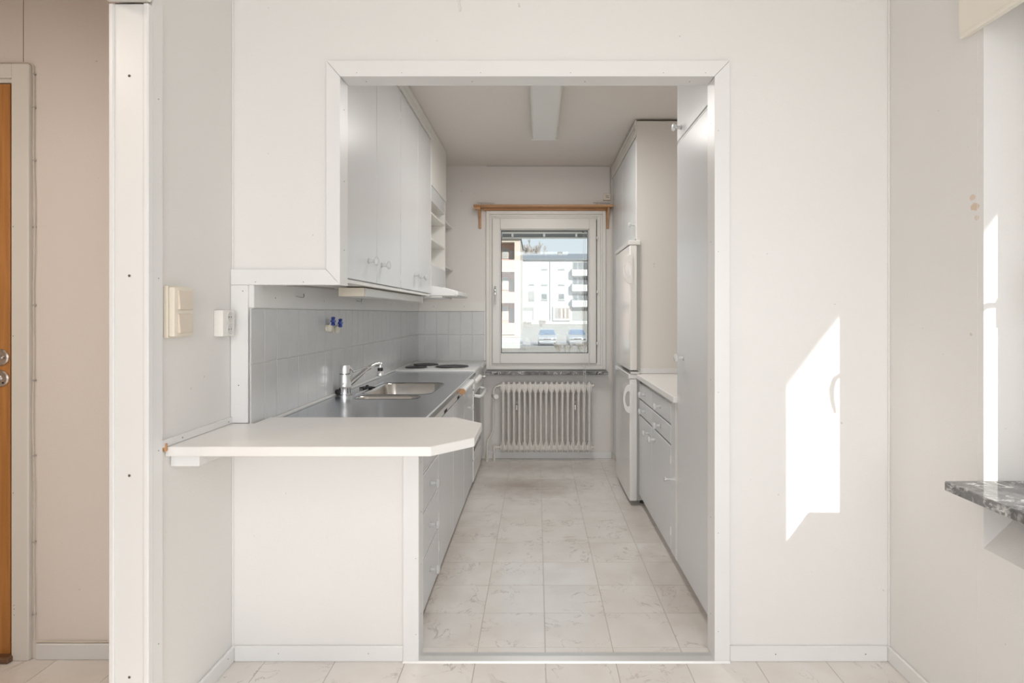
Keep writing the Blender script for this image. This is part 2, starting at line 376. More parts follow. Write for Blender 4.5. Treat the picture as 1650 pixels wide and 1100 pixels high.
# panel seams of the dining walls: thin vertical beads
t = sroot('trim_5', (0, YF, 0))
bx('corner_bead', (XL, XL+.006, YF-.006, YF, .052, CEIL), M_wall, t, .002)
bx('corner_bead', (XR-.006, XR, YF-.006, YF, .052, CEIL), M_wall, t, .002)
bx('seam_strip', (XR-.0005, XR+.001, 1.690, 1.691, 0.05, CEIL), M_trimold, t, 0)
bx('seam_strip', (-1.849, -1.8475, 2.1243, 2.126, 2.135, CEIL), M_thr, t, 0)

# tiles above the worktop
TP, TZ = .1045, [(.838, 1.0605), (1.0605, 1.2585)]
def tilemesh(w_, h_, ax):
    mb = MB()
    if ax == 0: mb.box(0, .006, -w_/2, w_/2, 0, h_)
    else: mb.box(-w_/2, w_/2, -.006, 0, 0, h_)
    return mesh_only(mb, M_tile, .0009)
tb = struct(MB().box(XKL, XKL+.012, YF-.002, YK, .80, 1.27).build('trim_6', M_tgrout, None, org_at=(XKL, 2.1, .8)))
k = 0
for (z0, z1) in TZ:
    me = tilemesh(TP-.0035, z1-z0-.0035, 0); a = 2.20-TP
    while a < YK-.01:
        y1 = min(a+TP, YK-.008); wd = y1-a-.0035
        if wd > .02:
            if abs(wd-(TP-.0035)) < 1e-4: o = inst(me, 'tile', tb, (XKL+.0095+random.uniform(-.0005, .0005), (a+y1)/2, z0+.0017))
            else: o = inst(tilemesh(wd, z1-z0-.0035, 0), 'tile', tb, (XKL+.0095, (a+y1)/2, z0+.0017))
        a += TP
TPF = .1014
tf = struct(MB().box(XKL+.012, -.449, YK-.012, YK, .80, 1.27).build('trim_7', M_tgrout, None, org_at=(-.7, YK, .8)))
for (z0, z1) in TZ:
    me = tilemesh(TPF-.003, z1-z0-.0035, 1); a = -.450
    while a > -1.015:
        x0 = max(a-TPF, -1.016); wd = a-x0-.003
        if wd > .015:
            mm = me if abs(wd-(TPF-.003)) < 1e-4 else tilemesh(wd, z1-z0-.0035, 1)
            inst(mm, 'tile', tf, ((a+x0)/2, YK-.0095, z0+.0017))
        a -= TPF
# hook boards above the tiles, end trims
t8 = sroot('trim_8', (XKL, YK, 1.26))
hb = bx('hook_board', (XKL, XKL+.020, YF-.006, YK, 1.260, 1.36), M_trim, t8, .002)
hb2 = bx('hook_board', (XKL+.020, -.437, YK-.020, YK, 1.260, 1.346), M_trimold, t8, .002)
bx('end_bead', (-.449, -.437, YK-.018, YK, .84, 1.26), M_trim, t8, .001)
bx('tile_foot_bead', (XKL+.012, XKL+.026, YF+.1, YK-.02, .828, .842), M_lamg, t8, .004)
for y in (2.28, 2.80, 3.4, 4.1, 4.8): nail(hb, (XKL+.0203, y, 1.30), (1, 0, 0), 1.5)
for x in (-.88, -.62): nail(hb2, (x, YK-.0203, 1.30), (0, -1, 0), 1.8)
for y in (2.50, 3.33):
    hk = MB().tube([(XKL+.021, y-.03, 1.312), (XKL+.034, y-.025, 1.308), (XKL+.036, y+.012, 1.308), (XKL+.036, y+.02, 1.314), (XKL+.034, y+.022, 1.324)], .0022, 8).build('hook', M_metal, hb, 0, True)

# casing of the serving opening (mitred boards) and its lining
t1 = sroot('trim_1', (0, YF, 0))
yc0, yc1 = 2.098, YF
ix0, ix1, iz = -.700, .632, 2.083            # inner edge of upper part
ox0, ox1, oz = -.750, .687, 2.140
lx, lz0, lz1, olx = -1.027, 1.342, 1.397, -1.089
px0, px1 = -.476, -.420
def board(pts, name='casing_board', m=M_trim): return MB().prism(pts, 1, yc0, yc1).build(name, m, t1, .0012)
e = .0006
ct = board([(ox0+e, oz), (ox1-e, oz), (ix1-e, iz), (ix0+e, iz)])
cl_ = board([(ox0, oz-e), (ix0, iz-e), (ix0, lz0+e), (ox0, lz1+e)])
ch = board([(olx, lz1), (ox0-e, lz1), (ix0-e, lz0), (lx, lz0), (olx, lz0)])
cv = board([(olx, lz0-e), (lx, lz0-e), (lx, .851), (olx, .851)])
cr_ = board([(ox1, oz-e), (ox1, 0.004), (ix1, .004), (ix1, iz-e)])
cp = board([(px0, .818), (px1, .818), (px1, .004), (px0, .004)])
yb = 2.187
M_l = M_trim
jt = bx('lining_board', (ix0, ix1, yc1-.014, yb, iz+.0005, iz+.012), M_l, t1, .001)
jl = bx('lining_board', (ix0-.012, ix0-.0005, yc1-.014, yb, lz0, iz), M_l, t1, .001)
jr = bx('lining_board', (ix1+.0005, ix1+.012, yc1-.014, yb, .004, iz), M_l, t1, .001)
jp = bx('lining_board', (px1-.012, px1-.0005, yc1-.014, yb, .004, .82), M_l, t1, .001)
jh = bx('lining_board', (lx, ix0-.012, yc1-.014, yb-.01, lz0+.0005, lz0+.01), M_l, t1, .001)
for px in (-.64, -.48, -.2, .12, .45, .60): nail(ct, (px, yc0-.0003, 2.095), (0, -1, 0), .8)
for px in (-.62, -.235, .175, .555): nail(jt, (px, 2.145, iz+.0002), (0, 0, -1), 1.4)
for z in (1.98, 1.72, 1.47): nail(jl, (ix0-.0002, 2.145, z), (1, 0, 0), 1.4)
for z in (1.93, 1.5, 1.0, .5, .15): nail(jr, (ix1+.0002, 2.145, z), (-1, 0, 0), 1.2); nail(cr_, (.645, yc0-.0003, z-.04), (0, -1, 0), .8)
for z in (.70, .52, .33, .15): nail(jp, (px1-.0002, 2.145, z), (1, 0, 0), 1.1)
for z in (.75, .37, .1): nail(cp, (-.43, yc0-.0003, z), (0, -1, 0), .8)
for px in (-1.0, -.83): nail(ch, (px, yc0-.0003, 1.352), (0, -1, 0), 1.0)
for z in (1.32, .985): nail(cv, (-1.045 if z > 1.2 else -1.06, yc0-.0003, z), (0, -1, 0), 1.2)

# post between hall and dining room
t2 = sroot('trim_2', (-1.13, 1.63, 0))
pb = bx('lining_board', (-1.175, -1.087, 1.640, 1.66, 0, 2.10), M_trim, t2, .001)
bx('edge_moulding', (-1.187, -1.172, 1.634, 1.70, 0, 2.10), M_trim, t2, .003)
bx('edge_moulding', (-1.090, -1.075, 1.632, 1.655, 0, 2.10), M_trim, t2, .003)
sb = bx('casing_board', (-1.090, -1.077, 1.655, 1.70, 0, 2.14), M_trim, t2, .002)
MB().prism([(-1.197, 2.118), (-1.187, 2.104), (-1.075, 2.104), (-1.058, 2.118), (-1.058, 2.18), (-1.197, 2.18)], 1, .6, 1.64).build('header_board', M_trimold, t2, .0008)
bx('shadow_joint', (-1.172, -1.09, 1.640, 1.645, 2.1005, 2.1018), M_dark, t2, 0)
for z in (1.90, 1.345, .79, .23): nail(pb, (-1.132, 1.6397, z), (0, -1, 0), 2.4)
for z in (1.85, 1.34, .85, .3): nail(sb, (-1.0768, 1.68, z), (1, 0, 0), 1.0)

# baseboards
def base(name, r): return struct(bx(name, r, M_trim, None, .003))
b1 = base('baseboard_front', (XL+.012, px0, YF-.012, YF, 0, .055))
b2 = base('baseboard_front', (ox1, XR-.012, YF-.012, YF, 0, .055))
b3 = base('baseboard_left', (XL, XL+.012, 1.70, YF, 0, .055))
b4 = base('baseboard_right', (XR-.012, XR, -2.6, YF, 0, .055))
base('baseboard_hall', (-1.795, -1.187, 2.112, 2.125, 0, .057))
base('baseboard_kitchen', (-.42, .64, YK-.013, YK, 0, .058))
for x in (-.92, -.6): nail(b1, (x, YF-.0123, .03), (0, -1, 0), 1)
for x in (.85, 1.17): nail(b2, (x, YF-.0123, .028), (0, -1, 0), 1.3)
for y in (1.9, 2.06): nail(b3, (XL+.0123, y, .035), (1, 0, 0), 1.2)
# worktop wall strip along the left wall above the peninsula
t3 = struct(MB().box(XL, XL+.009, 1.70, YF-.015, .851, .873).build('trim_3', M_trim, None, .001))
nail(t3, (XL+.0093, 1.80, .862), (1, 0, 0), 1.4); nail(t3, (XL+.0093, 2.07, .860), (1, 0, 0), 1.4)
# metal threshold strip
t4 = struct(MB().prism([(2.092, 0), (2.096, .006), (2.125, .008), (2.150, .006), (2.154, 0)], 0, px0, ox1).build('trim_4', M_alu, None, .0))

# ------------------------------------------------------------------ hall door
d1 = sroot('door_1', (-2.3, 2.13, 0))
bx('door_leaf', (-2.78, -1.889, 2.115, 2.155, .018, 2.063), M_door, d1, .002)
bx('threshold', (-2.80, -1.87, 2.085, 2.19, 0, .022), M_thr, d1, .004)
bx('frame_board', (-1.882, -1.868, 2.118, 2.19, .02, 2.079), M_trimold, d1, .001)
bx('frame_board', (-2.80, -1.868, 2.118, 2.19, 2.068, 2.082), M_trimold, d1, .001)
hc = bx('casing_board', (-1.877, -1.815, 2.106, 2.125, 0, 2.133), M_trimold, d1, .003)
bx('casing_board', (-2.80, -1.878, 2.106, 2.125, 2.082, 2.133), M_trimold, d1, .003)
bx('rebate_gap', (-1.889, -1.882, 2.135, 2.16, .02, 2.07), M_dark, d1, 0)
for z, typ in ((1.083, 0), (1.007, 1)):
    l = MB().lathe([(.030, 0), (.030, .003), (.026, .007), (.023, .006), (.0, .006)], (-1.920, 2.115, z), (0, -1, 0), 28).build('lock_plate', M_brass, d1, 0, True)
    if typ == 0: bx('thumb_turn', (-1.94, -1.903, 2.100, 2.110, z-.005, z+.005), M_metal, l, .002)
    else:
        MB().lathe([(.010, 0), (.010, .004), (0, .004)], (-1.924, 2.109, z), (0, -1, 0), 16).build('key_cylinder', M_chrome, l, 0, True)
        MB().lathe([(.003, 0), (.003, .001), (0, .001)], (-1.908, 2.1085, z-.014), (0, -1, 0), 10).build('screw', M_dark, l)
for z in (1.55, 1.16, .60): nail(hc, (-1.868, 2.1057, z), (0, -1, 0), 1)
for z in (.20, .186, .165): nail(hc, (-1.865, 2.1057, z), (0, -1, 0), .9)
# telephone cable clipped along the casing
cz = thing('wall_cable', 'thin painted cable clipped beside the white casing of the oak door', 'cable', (-1.805, 2.12, .08))
pts = [(-1.806+.002*math.sin(z*5)+.0015*math.sin(z*13), 2.119, z) for z in [.075+i*.04 for i in range(51)]]
pts += [(-1.808, 2.119, 2.128), (-1.815, 2.119, 2.137), (-1.83, 2.119, 2.140), (-2.1, 2.119, 2.141), (-2.4, 2.119, 2.141)]
MB().tube([(-1.79, 2.119, .062), (-1.80, 2.117, .066)] + pts, .0028, 8).build('cable', mat('painted_cable', (.66, .60, .52), .5), cz, 0, True)
for z in (.16, .42, .73, 1.0, 1.27, 1.55, 1.79, 1.98, 2.10): bx('cable_clip', (-1.811, -1.800, 2.1165, 2.125, z-.003, z+.003), M_metal, cz, .001)
cz2 = tag(MB().tube([(-1.79, 2.118, .0625)] + [(x, 2.119, .0625+.001*math.sin(x*20)) for x in [-1.77+i*.05 for i in range(12)]], .003, 8).build('wall_cable', MATS['painted_cable'], None, 0, True),
    'thin cable lying along the top of the hall baseboard', 'cable')

# ------------------------------------------------------------------ kitchen window
wn = sroot('window_1', (0, YK, .78))
def frame(name, o, i, y0, y1, m, parent, bev=.003):
    """four rails around an opening: o,i = (x0,x1,z0,z1) outer and inner"""
    r = []
    r.append(bx(name, (o[0], i[0], y0, y1, o[2], o[3]), m, parent, bev)); r.append(bx(name, (i[1], o[1], y0, y1, o[2], o[3]), m, parent, bev))
    r.append(bx(name, (i[0], i[1], y0, y1, i[3], o[3]), m, parent, bev)); r.append(bx(name, (i[0], i[1], y0, y1, o[2], i[2]), m, parent, bev))
    return r
M_win = mat('window_enamel', (.76, .74, .70), .32, var=.015)
frame('casing', (-.434, .590, .762, 2.118), (-.404, .562, .792, 2.088), YK-.020, YK, M_trimold, wn)
frame('casing_step', (-.404, .562, .792, 2.088), (-.385, .545, .808, 2.070), YK-.010, YK+.05, M_trimold, wn)
frame('sash_rail', (-.381, .507, .812, 2.054), (-.314, .447, .894, 1.958), YK-.032, YK+.03, M_win, wn, .006)
frame('frame_rail', (-.385, .545, .800, 2.07), (-.36, .515, .82, 2.04), YK-.014, YK+.06, M_win, wn, .003)
frame('glazing_bead', (-.314, .447, .894, 1.958), (-.308, .441, .900, 1.952), YK-.006, YK+.03, M_wplas, wn, .001)
frame('gasket', (-.3075, .4405, .9005, 1.9515), (-.302, .435, .906, 1.946), YK+.012, YK+.028, M_black, wn, 0)
bx('pane', (-.306, .439, .902, 1.950, YK, YK) if False else (-.306, .439, YK+.018, YK+.022, .902, 1.950), M_glass, wn, 0)
bx('pane', (-.306, .439, YK+.062, YK+.066, .88, 1.99), M_glass, wn, 0)
frame('outer_sash_rail', (-.40, .555, .775, 2.085), (-.318, .451, .890, 1.962), YK+.055, YK+.10, M_win, wn, .003)
hd = MB().box(-.362, -.344, YK-.040, YK-.032, 1.40, 1.475).build('handle_plate', M_chrome, wn, .004, True, 2)
MB().tube([(-.353, YK-.045, 1.452), (-.353, YK-.075, 1.452), (-.352, YK-.082, 1.44), (-.351, YK-.08, 1.40), (-.352, YK-.076, 1.34), (-.353, YK-.073, 1.315)], [.008, .008, .0085, .008, .007, .006], 12).build('handle', M_chrome, hd, 0, True)
for z in (1.885, 1.425, .985):
    h_ = bx('hinge', (.508, .520, YK-.038, YK-.015, z-.014, z+.014), M_metal, wn, .002)
# venetian blind bunched up at the top between the panes
vb = thing('venetian_blind', 'raised venetian blind bunched at the top of the kitchen window pane', 'blind', (0.065, YK+.042, 1.89))
bx('head_rail', (-.300, .434, YK+.030, YK+.055, 1.928, 1.950), M_wplas, vb, .002)
for i in range(14): bx('slat', (-.300, .434, YK+.031, YK+.054, 1.8985+i*.0020, 1.8995+i*.0020), mat('blind_slat', (.34, .36, .38), .4), vb, 0)
bx('bottom_rail', (-.300, .434, YK+.030, YK+.055, 1.888, 1.897), M_wplas, vb, .002)
for x in (-.21, .063, .34): bx('rail_clip', (x-.009, x+.009, YK+.028, YK+.033, 1.900, 1.935), M_wplas, vb, .001)
MB().lathe([(.009, 0), (.009, .006), (.004, .008)], (.40, YK+.026, 1.945), (0, -1, 0)).build('cord_guide', M_black, vb, 0, True)
for x in (.396, .411, .437):
    MB().cyl((x, YK-.042, 1.945), (x+.004, YK-.042, .80), .0012, seg=6).build('cord', M_wplas, vb)
# long cords hanging over the sill in front of the radiator
MB().tube([(.402, YK-.045, .80), (.405, YK-.158, .775), (.407, YK-.165, .70), (.400, YK-.165, .52), (.408, YK-.165, .46)], .0014, 6).build('cord', M_wplas, vb)
MB().tube([(.394, YK-.044, .80), (.388, YK-.160, .775), (.387, YK-.168, .70), (.390, YK-.168, .56), (.402, YK-.168, .50)], .0012, 6).build('cord', M_wplas, vb)
# marble window ledge
tag(bx('window_ledge', (-.430, .596, YK-.135, YK+.0, .728, .756), M_marble, None, .002), 'narrow dark veined marble ledge under the kitchen window', 'window ledge')

# ------------------------------------------------------------------ side window of the dining room (right)
w2 = sroot('window_2', (1.40, 1.1, .78))
FX0, FX1 = 1.380, 1.425
bx('frame_post', (FX0, FX1, 1.467, NY1, .7685, 2.12), M_trim, w2, .004)
bx('frame_post', (FX0, FX1, NY0, .795, .7685, 2.12), M_trim, w2, .004)
bx('frame_rail', (FX0, FX1, .795, 1.467, .7685, .86), M_trim, w2, .004)
bx('frame_rail', (FX0, FX1, .795, 1.467, 2.02, 2.12), M_trim, w2, .004)
bx('pane', (1.40, 1.404, .795, 1.467, .86, 2.02), M_glass, w2, 0)
hp = bx('handle_plate', (1.372, 1.380, 1.475, 1.500, 1.30, 1.38), M_chrome, w2, .002)
MB().tube([(1.372, 1.487, 1.36), (1.345, 1.478, 1.362), (1.325, 1.465, 1.35), (1.318, 1.455, 1.32), (1.322, 1.452, 1.28), (1.332, 1.454, 1.235)], [.007, .008, .0095, .010, .009, .006], 10).build('handle', M_chrome, hp, 0, True)
# window hole through the outer wall
w = bpy.data.objects['wall_right']
# unseen slab added outside, placed to cut the sun at the upper pane
oz_ = 1.503 + 1.33*(1.95-1.30)
b_ = tag(bx('sun_cutoff_slab', (1.61, 1.95, -1.6, 3.2, oz_, oz_+.16), mat('concrete', (.55, .53, .50), .9), None, .01), 'unseen concrete slab added outside above the dining window to cut the sun', 'balcony')
# marble sill and roller blind
tag(MB().prism([(1.147, .72), (1.655, .72), (1.655, .40)], 2, 0, .01).build('x', M_marble) if False else
    MB().box(1.150, 1.424, NY0+.001, 1.6662, .741, .768).build('marble_sill', M_marble, None, .0025),
    'polished grey marble sill slab jutting from the right wall window niche', 'window sill')
rb = thing('roller_blind', 'beige blind pelmet box above the window niche in the right wall', 'blind', (1.25, 1.15, 2.04))
MB().prism([(1.724, 2.046), (1.730, 2.075), (1.733, 2.26), (.56, 2.26), (.56, 2.046)], 0, 1.236, 1.262).build('pelmet', M_blind, rb, .002)
bx('bottom_lip', (1.232, 1.242, .56, 1.722, 2.040, 2.052), M_blind, rb, .002)

# ================================================================== FURNITURE
knob_prof = [(.0115, 0), (.0115, .002), (.0075, .004), (.0065, .022), (.009, .026), (.0165, .029), (.0185, .033), (.0175, .039), (.011, .0425), (0, .043)]
me_knob = mesh_only(MB().lathe(knob_prof, (0, 0, 0), (1, 0, 0), 20), M_knob, 0, True)
def knob(parent, x, y, z, right=False): return inst(me_knob, 'knob', parent, (x, y, z), (0, 0, PI) if right else None)

# ---- left base run (front face x = XF)
XF, FD = -.453, .018
def left_carcass(t, y0, y1, z1=.66):
    bx('body', (XKL+.002, XF-FD-.001, y0, y1, .05, z1), M_cabw, t, 0)
    bx('plinth', (XKL+.05, XF-.07, y0, y1, 0, .05), M_dark if False else M_side, t, 0)
dr = thing('drawer_cabinet', 'grey drawer cabinet under the worktop, just inside the opening', 'cabinet', (-.74, 2.45, 0))
left_carcass(dr, 2.19, 2.7155, .799)
bx('rail', (XF-FD, XF-.004, 2.19, 2.7155, .745, .80), M_cabw, dr, .001)
for (z0, z1, zk) in ((.603, .742, .665), (.448, .590, .522), (.262, .436, .346), (.053, .250, .157)):
    bx('rail', (XF-FD, XF-.003, 2.19, 2.7155, z0-.009, z0-.0015), M_cabw, dr, .0005)
    d = bx('drawer_front', (XF-FD, XF, 2.20, 2.711, z0, z1), M_cab, dr, .002); knob(d, XF, 2.50, zk)
GB = 'grey doored base cabinets under the steel worktop'
for y0, y1, yk, lab in ((2.718, 3.198, 3.10, 'grey base cabinet door unit next to the drawers, under the steel sink top'),
                        (3.202, 3.668, 3.30, 'middle grey base cabinet under the steel sink top with hinged door'),
                        (3.672, 4.172, 3.86, 'grey base cabinet with round knob right beside the oven')):
    t = thing('base_cabinet', lab, 'cabinet', (-.74, (y0+y1)/2, 0), GB)
    left_carcass(t, y0, y1)
    bx('rail', (XF-FD, XF-.004, y0, y1, .745, .80), M_cabw, t, .001)
    for yy in ((y0+y1)/2,):
        bx('finger_slot', (XF-.006, XF-.0035, yy-.045, yy+.045, .7445, .760), M_dark, t, .0)
    d = bx('door', (XF-FD, XF, y0+.003, y1-.003, .053, .742), M_cab, t, .002); knob(d, XF, yk, .625)
    if y0 < 3: 
        for z in (.17, .30, .65): bx('hinge', (XF-.006, XF+.003, y0-.003, y0+.003, z-.02, z+.02), M_wplas, d, .001)
t = thing('filler_cabinet', 'narrow grey cabinet between the oven and the window wall', 'cabinet', (-.74, 4.87, 0))
left_carcass(t, 4.705, YK-.001, .805); bx('door', (XF-FD, XF, 4.708, YK-.016, .053, .80), M_cab, t, .002)

# towel rail with wooden ends below the worktop edge
tr_ = thing('towel_rail', 'white cylindrical rail with a wooden end cap under the worktop edge', 'rail', (-.424, 3.6, .79))
MB().cyl((-.424, 3.372, .795), (-.424, 3.86, .795), .017, seg=20).build('tube', M_wplas, tr_, 0, True)
MB().lathe([(.0165, 0), (.0175, .002), (.0175, .012), (.0165, .014)], (-.424, 3.358, .795), (0, 1, 0), 20).build('end_cap', M_pinev, tr_, 0, True)
bx('bracket', (-.453, -.430, 3.84, 3.858, .783, .803), M_wplas, tr_, .001)
bx('bracket', (-.453, -.430, 3.40, 3.418, .783, .803), M_wplas, tr_, .001)

# ---- stove
sv = thing('stove', 'white enamelled electric stove with three black hotplates and glass oven door', 'stove', (-.72, 4.44, 0))
bx('body', (XKL+.02, XF-.012, 4.178, 4.700, .04, .815), M_enam, sv, .002)
bx('hob', (XKL+.026, -.437, 4.176, 4.702, .815, .840), M_enam, sv, .006, smooth=True, seg=2)
bx('plinth', (XKL+.05, XF-.05, 4.18, 4.70, 0, .04), M_dark, sv, 0)
for (x, y, r) in ((-.632, 4.40, .122), (-.885, 4.33, .080), (-.855, 4.55, .096)):
    p = MB().lathe([(r, 0), (r, .006), (r-.004, .011), (r*.35, .011), (r*.3, .009), (0, .009)], (x, y, .840), (0, 0, 1), 40).build('hotplate', M_iron, sv, 0, True)
    MB().lathe([(r+.008, 0), (r+.008, .0015), (r+.001, .004), (r+.001, 0)], (x, y, .840), (0, 0, 1), 40).build('hotplate_rim', M_alu, p, 0, True)
bx('control_panel', (XF-.014, XF+.012, 4.180, 4.698, .700, .812), M_enam, sv, .006, smooth=True, seg=2)
for i, y in enumerate((4.25, 4.34, 4.43, 4.52)):
    MB().lathe([(.018, 0), (.017, .012), (.012, .018), (0, .018)], (XF+.012, y, .755), (1, 0, 0), 20).build('control_knob', M_wplas, sv, 0, True)
MB().lathe([(.008, 0), (.008, .022), (.015, .024), (.014, .036), (0, .038)], (XF+.012, 4.64, .745), (1, 0, 0), 18).build('timer_knob', M_metal, sv, 0, True)
od = bx('oven_door', (XF-.014, XF+.006, 4.182, 4.696, .20, .692), M_enam, sv, .004)
bx('oven_glass', (XF+.004, XF+.0085, 4.205, 4.655, .26, .660), M_glassd, od, .001)
MB().tube([(XF+.006, 4.21, .655), (XF+.040, 4.222, .648), (XF+.052, 4.26, .646), (XF+.056, 4.44, .646), (XF+.052, 4.62, .646), (XF+.040, 4.658, .648), (XF+.006, 4.67, .655)], [.011, .012, .012, .012, .012, .012, .011], 12).build('handle', M_enam, od, 0, True)
bx('drawer_front', (XF-.014, XF+.004, 4.182, 4.696, .045, .192), M_enam, sv, .004)

# ---- steel worktop with two bowls
stp = thing('steel_worktop', 'stainless steel worktop with a two-bowl sink along the tiled wall', 'worktop', (-.72, 3.2, .80))
Xa, Xb, Ya, Yb_, ZT = XKL+.013, -.433, 2.19, 4.172, .830
def rrect(x0, x1, y0, y1, r, n=6):
    P = []
    for cx, cy, a0 in ((x1-r, y1-r, 0), (x0+r, y1-r, 90), (x0+r, y0+r, 180), (x1-r, y0+r, 270)):
        for k in range(n+1):
            a = math.radians(a0+90*k/n); P.append((cx+r*math.cos(a), cy+r*math.sin(a)))
    return P
bowls = [(-.895, -.545, 3.00, 3.50, .06, .155), (-.885, -.58, 2.835, 2.955, .045, .10)]
def sheet():
    """flat top with two rounded holes, triangulated from edges"""
    b = bmesh.new(); edges = []
    def loop(P):
        V = [b.verts.new((x, y, ZT)) for x, y in P]; E = [b.edges.new((V[i], V[(i+1) % len(V)])) for i in range(len(V))]; edges.extend(E); return E
    loop([(Xa, Ya), (Xb, Ya), (Xb, Yb_), (Xa, Yb_)])
    for (x0, x1, y0, y1, r, dp) in bowls: loop(rrect(x0, x1, y0, y1, r))
    bmesh.ops.triangle_fill(b, use_beauty=True, edges=edges, normal=(0, 0, 1))
    return b
m_ = MB(); m_.b.free(); m_.b = sheet()
m_.box(Xb-.003, Xb+.0, Ya, Yb_, .802, ZT-.0002); 
m_.box(Xa, Xa+.004, Ya, Yb_, ZT, ZT+.012)
top = m_.build('steel_top', M_steel, stp)
MB().tube([(Xb-.002, y, ZT-.001) for y in (Ya, 3.0, Yb_)], .004, 10).build('front_edge', M_alu, stp, 0, True)
for (x0, x1, y0, y1, r, dp) in bowls:
    m_ = MB(); prev = None
    for (ins, z, rr) in ((-.006, ZT+.001, r), (0, ZT-.001, r), (.004, ZT-.008, r), (.010, ZT-dp+.03, r), (.018, ZT-dp+.010, r*.9), (.036, ZT-dp, r*.8)):
        V = [m_.b.verts.new((x, y, z)) for x, y in rrect(x0+ins, x1-ins, y0+ins, y1-ins, rr)]
        if prev:
            for i in range(len(V)): m_.b.faces.new([prev[i], prev[(i+1) % len(V)], V[(i+1) % len(V)], V[i]])
        prev = V
    m_.b.faces.new(prev)
    bw = m_.build('bowl', M_bowl, stp, 0, True)
    MB().lathe([(.028, 0), (.028, .002), (.018, .002), (.012, 0)], ((x0+x1)/2, (y0+y1)/2, ZT-dp), (0, 0, 1), 24).build('drain', M_chrome, bw, 0, True)
bx('end_strip', (Xa, Xb, Yb_-.010, Yb_, ZT, ZT+.006), M_alu, stp, .002)
# grooved ridge beside the big bowl
MB().tube([(-.915, 2.98, ZT+.001), (-.915, 3.52, ZT+.001)], .002, 8).build('pressed_ridge', M_alu, stp, 0, True)

# laminate counter past the stove
tag(MB().box(XKL+.013, -.432, 4.706, YK-.013, .806, .835).build('laminate_worktop', M_lamg, None, .003), 'short grey laminate worktop between the hotplates and the window wall', 'worktop')

# ---- peninsula top
pen = thing('peninsula_worktop', 'white laminate peninsula worktop with cut corners in the opening', 'worktop', (-.7, 1.98, .82))
MB().prism([(XL+.001, 1.728), (-.311, 1.728), (-.196, 1.856), (-.196, 2.105), (-.308, 2.222), (-1.004, 2.222), (-1.004, YF-.016), (XL+.001, YF-.016)], 2, .8215, .850).build('top', M_lam, pen, .0018)
kb = bx('support_block', (XL+.002, -1.003, 1.752, 1.97, .786, .8205), M_trim, pen, .002)
MB().lathe([(.008, 0), (.0075, -.004), (0, -.004)], (-1.0025, 1.85, .806), (1, 0, 0), 12).build('screw_hole', mat('rusty_hole', (.22, .15, .09), .8), kb)
bx('wood_chip', (XL+.002, XL+.011, 1.715, 1.727, .838, .862), M_pinev, pen, .002)

# ---- faucet
fc = thing('faucet', 'chrome single lever kitchen faucet on the steel sink top', 'faucet', (-.968, 2.975, .83))
X, Y = -.968, 2.975
MB().lathe([(.037, 0), (.037, .003), (.031, .006), (.031, .036), (.033, .040), (.031, .044), (.0275, .098), (.0275, .105)], (X, Y, .831), (0, 0, 1), 28).build('body', M_chrome, fc, 0, True)
MB().lathe([(.0262, 0), (.0262, .003)], (X, Y, .936), (0, 0, 1), 28).build('seal_ring', M_black, fc, 0, True)
hc_ = MB().lathe([(.0275, 0), (.027, .01), (.0252, .038), (.024, .042), (.012, .044), (0, .044)], (X, Y, .939), (0, 0, 1), 28).build('lever_cap', M_chrome, fc, 0, True)
MB().tube([(X+.018, Y+.006, .972), (X+.034, Y+.016, .952), (X+.036, Y+.018, .944), (X+.060, Y+.035, .953), (X+.092, Y+.055, .963), (X+.112, Y+.067, .964)], [.0065, .0055, .005, .0045, .004, .005], 10).build('lever', M_chrome, hc_, 0, True)
sp = [(X+.016, Y+.014, .880), (X+.040, Y+.045, .906), (X+.072, Y+.085, .940), (X+.098, Y+.118, .962), (X+.116, Y+.141, .972), (X+.130, Y+.160, .972)]
MB().tube(sp, [.013, .012, .011, .011, .011, .0115], 14).build('spout', M_chrome, fc, 0, True)
hx, hy = X+.135, Y+.166
MB().lathe([(.012, 0), (.013, .006), (.013, .022), (.009, .026)], (hx, hy, .952), (0, 0, 1), 20).build('spout_head', M_chrome, fc, 0, True)
MB().lathe([(.014, 0), (.0145, .014), (.010, .017)], (hx, hy, .935), (0, 0, 1), 20).build('hose_collar', M_black, fc, 0, True)
MB().lathe([(.016, 0), (.0205, .003), (.0205, .008), (.015, .024), (.014, .026)], (hx, hy, .909), (0, 0, 1), 20).build('spray_head', M_chrome, fc, 0, True)
MB().lathe([(.0135, 0), (.0135, .012), (.005, .013)], (X-.025, Y-.018, .849), (-.25, -1, 0), 18).build('shutoff_knob', M_black, fc, 0, True)
# plug
pg = thing('sink_plug', 'small black star-shaped sink plug lying behind the faucet', 'plug', (-.925, 3.22, .83))
MB().lathe([(.016, 0), (.027, .004), (.027, .008), (.010, .011), (.007, .020), (0, .021)], (-.925, 3.22, .8305), (0, 0, 1), 20).build('stopper', M_black, pg, 0, True)
m_ = MB()
for k in range(6):
    a = k*PI/3+.3; c, s_ = math.cos(a), math.sin(a)
    m_.tube([(-.925+.018*c, 3.22+.018*s_, .836), (-.925+.042*c, 3.22+.042*s_, .836)], [.006, .004], 8)
m_.build('arms', M_black, pg, 0, True)

